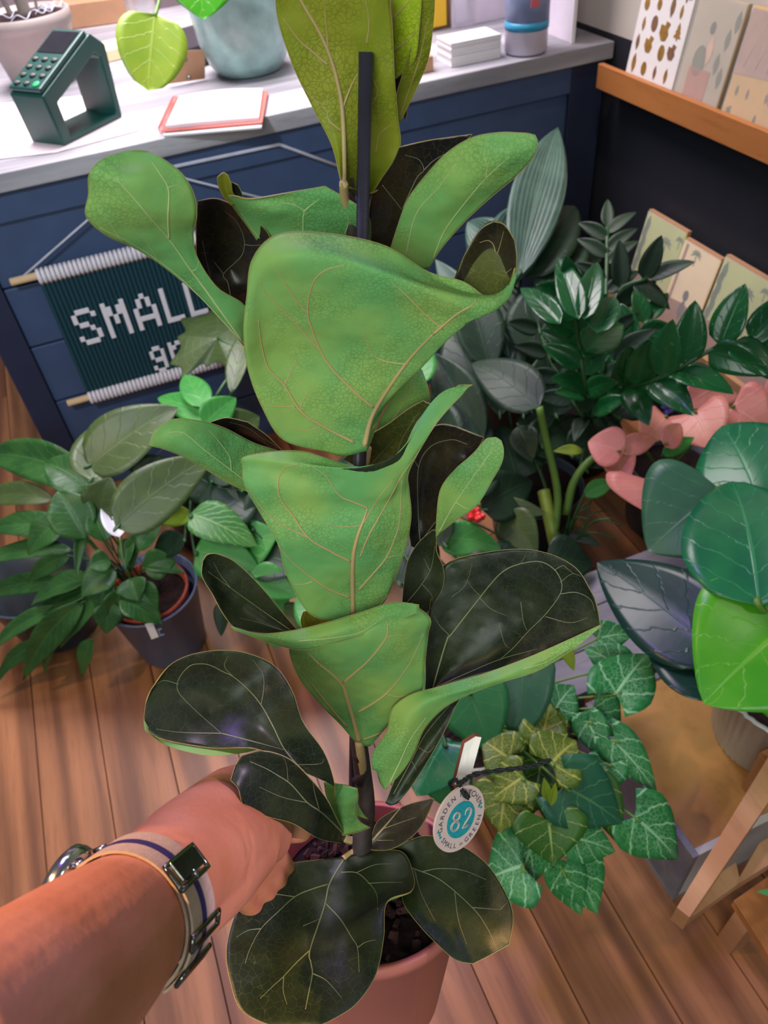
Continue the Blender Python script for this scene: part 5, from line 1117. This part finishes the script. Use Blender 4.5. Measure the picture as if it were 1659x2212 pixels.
# its near half rolled over, underside
L([(0.690, [(812, 1660), (820, 1690), (830, 1706)]), (0.680, [(804, 1660, -.004), (835, 1660, -.006), (868, 1668)]), (0.670, [(806, 1625), (850, 1625, -.008), (895, 1625)]), (0.662, [(835, 1580), (875, 1580, -.008), (915, 1578)]), (0.655, [(848, 1530), (895, 1540, -.008), (945, 1542)]), (0.650, [(888, 1500), (935, 1510, -.008), (988, 1512)]), (0.648, [(945, 1484), (1000, 1490, -.006), (1065, 1480)]), (0.646, [(1040, 1457), (1100, 1455, -.004), (1155, 1452)]),
   (0.644, [(1140, 1420), (1185, 1420, -.004), (1215, 1418)]), (0.639, [(1225, 1383), (1243, 1388), (1252, 1392)]), (0.634, [(1296, 1350), (1297, 1351), (1298, 1353)])],
  vw=2.5, veins=[(5, [(842, 1690), (862, 1650), (885, 1600), (920, 1550)]), (2.5, [(1130, 1445), (1180, 1430), (1230, 1400)])], vmat='vein_pale')
# dark lower fold
L([(0.705, [(832, 1735), (845, 1740), (860, 1735)]), (0.698, [(850, 1690), (870, 1695, .004), (895, 1690)]), (0.690, [(880, 1620), (915, 1620, .005), (950, 1600)]), (0.680, [(935, 1545), (965, 1545, .003), (985, 1525)]), (0.676, [(985, 1510), (990, 1508), (998, 1505)])], side='top', vw=2.2, veins=[(2.5, [(850, 1715), (885, 1650), (920, 1585), (970, 1525)]), (2, [(905, 1615), (925, 1625), (940, 1610)]), (2, [(890, 1645), (900, 1665)])], vmat='vein_top')
# --- centre leaf
L([(0.700, [(765, 1600), (774, 1606), (790, 1612), (800, 1612)]), (0.682, [(735, 1565), (764, 1550, -.004), (830, 1560, -.004), (862, 1540)]), (0.660, [(690, 1520), (748, 1500, -.006), (850, 1500, -.006), (908, 1500)]), (0.640, [(645, 1462), (718, 1455, -.008), (840, 1445, -.010), (918, 1430)]),
   (0.622, [(625, 1405), (672, 1415, -.006), (820, 1395, -.014), (925, 1370)]), (0.612, [(640, 1380), (690, 1385, -.004), (820, 1350, -.014), (929, 1335)]), (0.614, [(665, 1355), (720, 1345, -.002), (800, 1322, -.004), (890, 1302)])],
  nu=32, nv=48, mats=(TP, UN), vw=5, veins=[(12, [(776, 1600), (765, 1560), (752, 1515), (740, 1480), (712, 1452), (690, 1435)]), (6, [(690, 1435), (665, 1410)]), (7, [(743, 1474), (770, 1450), (792, 1431), (815, 1405), (835, 1375), (837, 1350), (832, 1332)]), (6, [(774, 1538), (805, 1520), (835, 1498), (865, 1462), (890, 1424), (915, 1369)]), (5, [(786, 1597), (810, 1588), (829, 1578)]),
  (5, [(750, 1570), (715, 1530), (675, 1480), (645, 1440)]), (3, [(835, 1500), (860, 1505), (890, 1500)]), (3, [(832, 1378), (850, 1372), (875, 1372)])], vmat='vein_tan')
# bright flap running to the left
L([(0.610, [(498, 1352), (500, 1356), (504, 1360)]), (0.612, [(560, 1368), (570, 1374, -.003), (580, 1388)]), (0.608, [(630, 1362), (635, 1382, -.005), (650, 1404)]), (0.602, [(700, 1346), (705, 1370, -.006), (712, 1392)]), (0.600, [(780, 1322), (785, 1345, -.005), (790, 1370)]), (0.602, [(850, 1301), (850, 1325, -.003), (850, 1345)]), (0.606, [(905, 1306), (905, 1315), (905, 1322)])],
  vw=2.5, veins=[(3, [(645, 1385), (720, 1378), (780, 1365), (830, 1332)])], vmat='vein_pale', nu=14)
# left wing of it, upper side
L([(0.630, [(645, 1365), (640, 1368), (632, 1368)]), (0.622, [(620, 1335), (590, 1350, .006), (570, 1368)]), (0.616, [(585, 1292), (540, 1315, .008), (512, 1357)]), (0.610, [(545, 1248), (500, 1285, .008), (485, 1330)]), (0.605, [(505, 1212), (470, 1240, .006), (460, 1285)]), (0.602, [(470, 1197), (450, 1215, .003), (437, 1245)]), (0.601, [(455, 1196), (446, 1200), (438, 1212)])],
  side='top', vw=2.5, veins=[(3, [(630, 1363), (575, 1325), (505, 1275), (450, 1235)]), (2, [(498, 1270), (475, 1240), (462, 1215)]), (2, [(610, 1362), (560, 1345), (518, 1335)])], vmat='vein_top')
L([(0.672, [(655, 1362), (700, 1358), (735, 1345)]), (0.668, [(650, 1340), (690, 1335), (720, 1330)]), (0.665, [(655, 1322), (680, 1315), (700, 1315)])], mats=(TP, UO), nu=10, nv=12)
# --- lower left large dark leaf
L([(0.722, [(795, 1770), (785, 1760), (770, 1740)]), (0.700, [(728, 1745), (750, 1720, .004), (765, 1702)]), (0.610, [(722, 1690), (716, 1695, .006), (705, 1688)]), (0.572, [(700, 1625), (660, 1650, .008), (640, 1660)]), (0.555, [(655, 1560), (610, 1612, .012), (590, 1630)]), (0.545, [(630, 1490), (560, 1560, .014), (535, 1615)]),
   (0.554, [(590, 1436), (500, 1510, .012), (465, 1616)]), (0.552, [(520, 1408), (430, 1480, .010), (395, 1606)]), (0.552, [(440, 1408), (375, 1480, .008), (340, 1592)]), (0.554, [(372, 1433), (335, 1490, .005), (316, 1572)]), (0.556, [(326, 1490), (315, 1520, .002), (311, 1550)])],
  side='top', nu=36, nv=60, vw=3, veins=[(4.5, [(700, 1705), (650, 1660), (614, 1618), (590, 1570), (564, 1523), (535, 1488), (503, 1461), (484, 1452), (454, 1437), (430, 1434), (408, 1440), (386, 1467), (386, 1495), (423, 1535), (478, 1584)]), (4, [(478, 1584), (552, 1603), (614, 1620)]), (3, [(478, 1584), (392, 1582), (337, 1575)]), (3, [(564, 1523), (570, 1485), (567, 1455), (546, 1425)]),
  (2.5, [(503, 1461), (485, 1440), (492, 1418)]), (2.5, [(386, 1478), (355, 1470), (335, 1480)]), (2, [(640, 1652), (690, 1650), (700, 1640)])], vmat='vein_top')
L([(0.553, [(311, 1556), (312, 1570), (314, 1578)]), (0.555, [(338, 1593), (345, 1600), (352, 1606)]), (0.556, [(395, 1608), (400, 1618), (405, 1624)]), (0.560, [(460, 1617), (462, 1626), (465, 1633)]), (0.568, [(520, 1617), (522, 1622), (525, 1626)]), (0.574, [(555, 1617), (556, 1618), (557, 1619)])], nu=10, nv=30, vw=2, veins=None)
# pale rolled base of it
L([(0.655, [(700, 1690), (735, 1695), (772, 1704)]), (0.670, [(705, 1720), (745, 1725, -.006), (774, 1722)]), (0.695, [(722, 1760), (745, 1760, -.006), (770, 1755)]), (0.712, [(735, 1785), (755, 1785), (778, 1775)]), (0.726, [(740, 1805), (765, 1800), (800, 1788)])], mats=(TP, UN), nu=14, nv=20, vw=2)
# --- lower left second leaf
L([(0.740, [(748, 1808), (745, 1815), (740, 1822)]), (0.675, [(728, 1770), (708, 1770, .006), (690, 1812)]), (0.610, [(705, 1725), (664, 1734, .008), (635, 1780)]), (0.575, [(670, 1682), (629, 1697, .008), (575, 1763)]), (0.557, [(625, 1640), (585, 1668, .006), (528, 1742)]), (0.550, [(570, 1622), (545, 1655, .004), (515, 1705)]), (0.550, [(522, 1632), (508, 1655, .002), (498, 1685)])],
  side='top', vw=2.5, veins=[(4.5, [(742, 1800), (699, 1758), (664, 1734), (629, 1695), (600, 1675), (574, 1660), (540, 1645)]), (2.5, [(664, 1734), (610, 1722), (560, 1700)]), (2.5, [(690, 1750), (680, 1715), (676, 1690)]), (2, [(622, 1690), (620, 1660), (615, 1640)])], vmat='vein_top')
# --- small brown leaf on the right of the stem
M['fig_brown'] = leaf_top('fig_leaf_bronze', rgb(58, 44, 38), rgb(66, 58, 44))
L([(0.742, [(795, 1835), (800, 1828), (800, 1815)]), (0.732, [(838, 1836), (830, 1805, .006), (815, 1775)]), (0.722, [(880, 1815), (862, 1785, .006), (850, 1752)]), (0.712, [(912, 1782), (898, 1762, .004), (888, 1736)]), (0.704, [(938, 1728), (937, 1726), (935, 1724)])],
  side='top', mats=(M['fig_brown'], UN), vw=2.5, veins=[(6, [(805, 1815), (840, 1775), (865, 1745)]), (2, [(828, 1790), (870, 1775), (900, 1765)]), (2, [(815, 1815), (850, 1815)])], vmat='vein_tan')
# --- bottom right leaf
L([(0.736, [(840, 1838), (850, 1848), (858, 1850)]), (0.722, [(915, 1806), (900, 1875, .006), (868, 1915)]), (0.708, [(985, 1822), (950, 1900, .008), (872, 1952)]), (0.698, [(1045, 1860), (1000, 1940, .008), (905, 1998)]), (0.690, [(1085, 1915), (1030, 1985, .006), (945, 2040)]), (0.685, [(1108, 1975), (1055, 2025, .004), (985, 2074)]), (0.684, [(1100, 2040), (1065, 2060, .002), (1022, 2082)])],
  side='top', nu=30, vw=2.5, veins=[(4, [(862, 1856), (885, 1873), (950, 1900), (1020, 1960), (1050, 2000), (1072, 2045)]), (3, [(910, 1883), (950, 1876), (1000, 1880), (1050, 1900)]), (2.5, [(1020, 1960), (1055, 1963), (1080, 1965)]), (2.5, [(982, 1925), (990, 1985), (1008, 2040)]), (2.2, [(895, 1878), (910, 1930), (940, 1990)]), (2, [(1080, 1965), (1095, 1950)])], vmat='vein_grey')
# --- bottom big leaf
L([(0.742, [(700, 1856), (742, 1850), (800, 1838)]), (0.725, [(625, 1866), (722, 1895, .006), (868, 1840)]), (0.710, [(562, 1892), (708, 1925, .010), (893, 1890)]), (0.694, [(522, 1945), (692, 1985, .012), (888, 1925)]), (0.680, [(498, 2005), (675, 2035, .012), (836, 1948)]), (0.668, [(489, 2065), (672, 2080, .010), (829, 2025)]), (0.660, [(500, 2130), (672, 2125, .008), (812, 2105)]), (0.655, [(520, 2180), (665, 2170, .005), (770, 2168)]), (0.653, [(565, 2208), (655, 2205), (715, 2204)]), (0.653, [(610, 2218), (650, 2220), (680, 2218)])],
  side='top', nu=40, nv=60, vw=3, veins=[(6.5, [(742, 1858), (725, 1885), (710, 1915), (700, 1960), (670, 2052), (672, 2080), (675, 2103), (668, 2140), (660, 2180)]), (3.5, [(708, 1910), (670, 1922), (637, 1937), (600, 1970), (564, 2006), (540, 2050), (530, 2080)]), (2.2, [(637, 1937), (600, 1932), (566, 1930), (525, 1950)]), (2.5, [(564, 2006), (535, 2010), (510, 2025)]),
  (3.5, [(670, 2052), (640, 2080), (612, 2110), (590, 2130), (562, 2157)]), (2.2, [(613, 2110), (612, 2140), (620, 2170)]), (4, [(704, 1952), (735, 1985), (760, 2025), (772, 2047), (776, 2100)]), (2.2, [(772, 2047), (790, 2035), (812, 2030)]), (3, [(736, 1884), (770, 1885), (795, 1905), (813, 1930), (816, 1965)]), (2.2, [(770, 1885), (810, 1868), (850, 1866)]), (2, [(795, 1908), (835, 1906), (870, 1906)]),
  (3, [(676, 2103), (705, 2118), (738, 2155)]), (2, [(655, 2000), (690, 1985)])], vmat='vein_top')
# petioles joining blades to the stem
for a, b, c, r in (((742, 396, .502), (744, 425, .512), (752, 462, .525), .0028), ((530, 745, .541), (590, 800, .56), (762, 860, .585), .003), ((790, 965, .602), (785, 1000, .606), (780, 1030, .61), .005), ((763, 1335, .663), (766, 1370, .668), (768, 1400, .672), .005), ((776, 1602, .70), (782, 1650, .712), (784, 1690, .722), .004), ((742, 1855, .742), (760, 1842, .745), (780, 1830, .746), .003), ((742, 1810, .74), (760, 1815, .745), (780, 1810, .745), .0035), ((855, 1852, .737), (820, 1845, .745), (790, 1838, .746), .003)):
    stalk(fig, [at(*a), at(*b), at(*c)], r, 'vein_tan')
# ================================================================ LABEL AND ROUND TAG
lb = thing('wooden_plant_label', 'white faced pointed wooden label stuck in the fig pot above the round tag', 'label', at(985, 1700, 0.66))
z0, z1 = 0.655, 0.645
P = [at(982, 1695, z0), at(1011, 1700, z0), at(1040, 1593, z1), at(1028, 1591, z1), at(1004, 1606, z1)]
tv = (P[0]-CAM).normalized()
off = (tv*0.7+(P[4]-P[0]).normalized()*0.5-V3((1, 0, 0))*0.4).normalized()*0.0045
MB().prism([p+off*0.15 for p in P], off).build('wooden_core', M['tagedge'], lb)
MB().prism(P, off*0.12).build('white_face', M['tagwhite'], lb)
P2 = [at(982, 1695, z0), at(1011, 1700, z0), at(1000, 1800, .69), at(978, 1800, .69)]
MB().prism([p+off*0.2 for p in P2], off*0.8).build('wooden_shaft', M['tagedge'], lb)
# round tag: ellipse centre and axes in the room
tgc = at(994, 1769, 0.640)
e_long = at(1010, 1697, 0.632)-at(975, 1841, 0.650)       # along the long axis
e_up = e_long.normalized(); rad = e_long.length/2
sd_ = (at(1049, 1760, 0.640)-at(939, 1778, 0.640)); wv_ = sd_.length/2
sdn = (sd_-e_up*sd_.dot(e_up)).normalized()
vw_ = (CAM-tgc).normalized()
# turn the disc so its width narrows to the seen width
cosang = min(1, wv_/rad); face0 = sdn.cross(e_up).normalized()
if face0.dot(vw_) < 0: face0 = -face0
ang = math.acos(cosang)
ex = (sdn*math.cos(ang)-face0*math.sin(ang)).normalized(); en = ex.cross(e_up).normalized()
if en.dot(vw_) < 0: en = -en
tg_ = thing('round_price_tag', 'round pale tag with teal centre reading 82 hanging on black twine', 'tag', tgc)
def tp_(u, v, n=0): return tgc+ex*(u*rad)+e_up*(v*rad)+en*n
N = 72
MB().prism([tp_(math.cos(2*PI*k/N), math.sin(2*PI*k/N), -0.002) for k in range(N)], en*0.002).build('disc', M['tagwood'], tg_)
MB().prism([tp_(0.04+0.56*math.cos(2*PI*k/N), -0.02+0.56*math.sin(2*PI*k/N), 0.0000) for k in range(N)], en*0.00025).build('teal_print', M['teal'], tg_)
def tmat(u, v, ang_, ys=1.0):
    c, s = math.cos(ang_), math.sin(ang_); X_ = (ex*c+e_up*s); Y_ = (-ex*s+e_up*c)*ys; O_ = tp_(u, v, 0.0004)
    m = Matrix.Identity(4)
    for i in range(3): m[i][0], m[i][1], m[i][2], m[i][3] = X_[i], Y_[i], en[i], O_[i]
    return m
tilt = math.radians(8)
def arc_text(s, a0, a1, size, flip=False):
    n = len(s)
    for i, ch in enumerate(s):
        if ch == ' ': continue
        a = math.radians(a0+(a1-a0)*i/(n-1)); rot = a-PI/2 if not flip else a+PI/2
        o = text_mesh(ch, size, M['print_grey'], 'lettering', tg_, tmat(0.80*math.cos(a)+0.02, 0.80*math.sin(a)-0.01, rot), 0)
arc_text('GARDEN', 200, 130, rad*0.235); arc_text('KITCHEN', 106, 34, rad*0.235)
arc_text('SMALL', 227, 271, rad*0.215, True); arc_text('in', 286, 291, rad*0.16, True); arc_text('GREEN', 306, 360, rad*0.225, True)
# 82 as a double outline
def ring8(u, v, ru, rv, w_=0.028):
    pts = [tp_(u+ru*math.cos(2*PI*k/40), v+rv*math.sin(2*PI*k/40), 0.0006) for k in range(41)]
    MB().tube(pts, rad*w_*0.5, 5, False).build('numeral', M['tagwood'], tg_)
for s_ in (1.0, 0.72): ring8(-0.20, 0.10, 0.145*s_, 0.13*s_); ring8(-0.17, -0.19, 0.175*s_, 0.16*s_)
for d_ in (0, 0.05):
    pts = [(0.13+d_*0.5, 0.20-d_), (0.16, 0.33-d_), (0.27, 0.38-d_), (0.38-d_, 0.31), (0.40-d_, 0.18), (0.33-d_, 0.02), (0.22, -0.14+d_), (0.13+d_, -0.25+d_), (0.30, -0.22+d_), (0.45, -0.18+d_)]
    MB().tube([tp_(p[0], p[1]-0.04, 0.0006) for p in [(a.x, a.y) for a in spline([(p[0], p[1], 0) for p in pts[:8]], 24)]+pts[8:]], rad*0.014, 5).build('numeral', M['tagwood'], tg_)
for (u, v) in ((0.74, 0.42), (0.80, 0.30), (-0.72, -0.42), (-0.80, -0.34), (0.70, 0.33), (-0.66, -0.50)):
    MB().lathe([(rad*0.045, 0), (rad*0.03, 0.0004), (0.0001, 0.0004)], tp_(u, v, 0.0001), en, 7).build('leaf_print', M['teal'], tg_)
hp = tp_(-0.09, 0.74, 0.0005)
MB().lathe([(rad*0.08, 0), (rad*0.06, 0.0003), (0.0001, 0.0003)], hp, en, 16).build('hole', M['dark'], tg_)
rndm = random.Random(3)
def twine(pts, r=0.0011, n=60):
    P = spline(pts, n); t0 = [(P[min(i+1, n-1)]-P[max(i-1, 0)]).normalized() for i in range(n)]
    m = MB()
    for ph in (0, PI):
        Q = []
        for i, p in enumerate(P):
            a = t0[i].cross(V3((0.1, 0.2, 1))).normalized(); b = t0[i].cross(a); an = i*0.9+ph
            Q.append(p+(a*math.cos(an)+b*math.sin(an))*r*0.8)
        m.tube(Q, r*0.9, 5)
    for k in range(n*2):
        i = rndm.randrange(n); d_ = V3((rndm.gauss(0, 1), rndm.gauss(0, 1), rndm.gauss(0, 1))).normalized()*r*2.8
        m.tube([P[i], P[i]+d_], 0.00012, 3)
    return m.build('twine', M['twine'], tg_)
twine([hp, hp+en*0.004, at(992, 1700, .628), at(1000, 1688, .630), at(1030, 1672, .632), at(1100, 1662, .634), at(1150, 1655, .636), at(1190, 1641, .636)], 0.0013, 70)
twine([hp, at(982, 1708, .630), at(972, 1692, .640), at(985, 1685, .632), at(995, 1700, .628)], 0.0011, 30)
# ================================================================ ARM AND HAND
person = thing('person', 'bare left forearm and hand gripping the pink pot from the left', 'person', at(300, 1965, 0.47))
def skin_chain(chains, name, voxel):
    m = MB()
    for ch in chains:
        Q = [at(c[0], c[1], c[2]) for c in ch]; rr = [c[3] for c in ch]; K = (len(Q)-1)*6+1
        P = spline(Q, K); rs = [max(0.003, v.x) for v in spline([(r, 0, 0) for r in rr], K)]
        m.tube(P, rs, 28)
        for i in (0, K-1):
            r = rs[i]
            m.lathe([(0.0003, -r)]+[(r*math.sin(PI*k/8), -r*math.cos(PI*k/8)) for k in range(1, 8)]+[(0.0003, r)], P[i], (0, 0, 1), 16)
    o = m.build(name, M['skin'], person)
    r_ = o.modifiers.new('remesh', 'REMESH'); r_.mode = 'VOXEL'; r_.voxel_size = voxel; r_.use_smooth_shade = True
    s_ = o.modifiers.new('smooth', 'SMOOTH'); s_.factor = 0.5; s_.iterations = 4
    return o
WC = (300, 1965, 0.47)
arm = skin_chain([
    [(-220, 2430, .34, .044), (-60, 2290, .37, .043), (70, 2170, .40, .0405), (200, 2055, .435, .0375), (300, 1965, .47, .0325), (375, 1900, .51, .031), (430, 1860, .54, .032)],
    [(340, 1880, .50, .026), (400, 1830, .535, .029), (455, 1775, .57, .027), (497, 1732, .612, .0250), (520, 1710, .630, .021)],        # thumb side mass
    [(355, 1940, .50, .026), (412, 1935, .53, .0260), (455, 1885, .555, .030), (525, 1826, .60, .027)],                             # heel of the palm
    [(440, 1845, .55, .034), (508, 1800, .612, .034), (568, 1806, .655, .023)],
    [(385, 1900, .515, .026), (415, 1945, .525, .0225), (448, 1955, .535, .016)],                                                       # palm
    [(502, 1714, .622, .0205), (545, 1730, .650, .0165), (588, 1762, .668, .013), (622, 1785, .680, .0125), (648, 1790, .684, .0112)],         # thumb
    [(520, 1800, .62, .017), (560, 1815, .65, .0115), (592, 1840, .69, .0095), (620, 1880, .735, .0085), (650, 1900, .80, .008)],   # index finger behind the pot wall
    [(500, 1830, .62, .017), (548, 1850, .655, .0115), (585, 1885, .70, .0098), (612, 1930, .745, .0088), (640, 1955, .81, .008)],   # middle
    [(480, 1855, .62, .016), (528, 1882, .66, .011), (570, 1925, .705, .0094), (605, 1975, .75, .0084), (640, 2010, .81, .0078)],    # ring
    [(458, 1880, .60, .014), (500, 1912, .65, .0098), (545, 1962, .70, .0084), (590, 2015, .75, .0074), (625, 2040, .80, .007)],    # little
], 'arm', 0.0019)
# thumb nail, facing away from the palm side
M['nail'] = simple('finger_nail', rgb(232, 176, 160), 0.25, 0.03, bump=0)
# creases of the palm heel
for pts in ([(560, 1800), (548, 1835), (520, 1862)], [(545, 1780), (520, 1830), (492, 1868)], [(500, 1900), (470, 1880), (462, 1900)]):
    pass
# ---- wrist watch
A0, A1 = at(200, 2055, .440), at(375, 1900, .500)
ax_ = (A1-A0).normalized(); Wc = at(292, 1972, .466)
vw_ = (CAM-Wc).normalized(); e1 = (vw_-ax_*vw_.dot(ax_)).normalized(); e2 = ax_.cross(e1).normalized()
tst = at(200, 1870, .47)-Wc
if e2.dot(tst) < 0: e2 = -e2
wt = thing('wristwatch', 'wristwatch on a sand coloured webbing strap with navy stripe around the wrist', 'watch', Wc)
RW = 0.0352
def ring_pt(a, r, h, sk=0.0): return Wc+(e1*math.cos(a)+e2*math.sin(a)*1.0)*r+ax_*(h+sk*math.cos(a))
def band(name, a0, a1, r, h0, h1, th, mat, n=72, par=wt):
    V = []; F = []
    for i in range(n+1):
        a = a0+(a1-a0)*i/n
        V += [ring_pt(a, r, h0), ring_pt(a, r, h1), ring_pt(a, r+th, h1), ring_pt(a, r+th, h0)]
    for i in range(n):
        q = i*4
        for k in range(4): F.append((q+k, q+(k+1) % 4, q+4+(k+1) % 4, q+4+k))
    F += [(3, 2, 1, 0), tuple(n*4+k for k in range(4))]
    return MB().add(V, F, False).build(name, M[mat], par)
D2 = math.radians
sgn = 1
band('strap', D2(-150), D2(150), RW, -0.0125, 0.0125, 0.0014, 'strap_c')
band('navy_stripe', D2(-150), D2(150), RW+0.0012, -0.0024, 0.0024, 0.0004, 'strap_n')
band('strap_tail', D2(-95), D2(-8), RW+0.0026, -0.0120, 0.0120, 0.0013, 'strap_c')
band('navy_stripe', D2(-95), D2(-8), RW+0.0037, -0.0023, 0.0023, 0.0004, 'strap_n')
def loop(a, wd, name='keeper', r=0.0014, hh=0.0142, lift=0.0048):
    c = a
    pts = [ring_pt(a-wd, RW+lift, -hh), ring_pt(a+wd, RW+lift, -hh), ring_pt(a+wd, RW+lift, hh), ring_pt(a-wd, RW+lift, hh), ring_pt(a-wd, RW+lift, -hh)]
    Q = []
    for i in range(4):
        for k in range(6): Q.append(pts[i].lerp(pts[i+1], k/6))
    Q.append(pts[4])
    return MB().tube(Q, r, 8).build(name, M['gunmetal'], wt)
loop(D2(0), D2(10), 'buckle', 0.0014)
c0 = ring_pt(D2(2), RW+0.0055, 0)
tn = (ring_pt(D2(6), RW+.0055, 0)-ring_pt(D2(-2), RW+.0055, 0)).normalized()
nn_ = (c0-Wc); nn_ = (nn_-ax_*nn_.dot(ax_)).normalized()
MB().obox(c0, ax_*0.0112, tn*0.0058, nn_*0.0007).build('buckle_plate', M['gunmetal'], wt, 0.001)
loop(D2(-48), D2(5)); loop(D2(-76), D2(5))
MB().tube([ring_pt(D2(-4), RW+.006, 0.0), ring_pt(D2(-10), RW+.0062, 0.0)], 0.0009, 6).build('buckle_pin', M['metal'], wt)
ca = D2(122); cc_ = ring_pt(ca, RW+0.002, 0); cn = (cc_-Wc).normalized()
MB().lathe([(0.0165, -0.001), (0.019, 0.001), (0.0195, 0.004), (0.019, 0.0075), (0.017, 0.0090), (0.0165, 0.0085), (0.0004, 0.0085)], cc_, cn, 40).build('watch_case', M['metal'], wt)
MB().lathe([(0.0163, 0.0086), (0.015, 0.0098), (0.0004, 0.0102)], cc_, cn, 40).build('crystal', M['glass'], wt)
for s_ in (-1, 1):
    for h in (-0.010, 0.010): MB().tube([ring_pt(ca+s_*0.40, RW+0.004, h), ring_pt(ca+s_*0.58, RW+0.0015, h)], 0.0016, 6).build('lug', M['metal'], wt)
MB().lathe([(0.0025, 0), (0.003, 0.0005), (0.003, 0.003), (0.0004, 0.003)], cc_+ax_*0.0195+cn*0.004, ax_, 12).build('crown', M['metal'], wt)
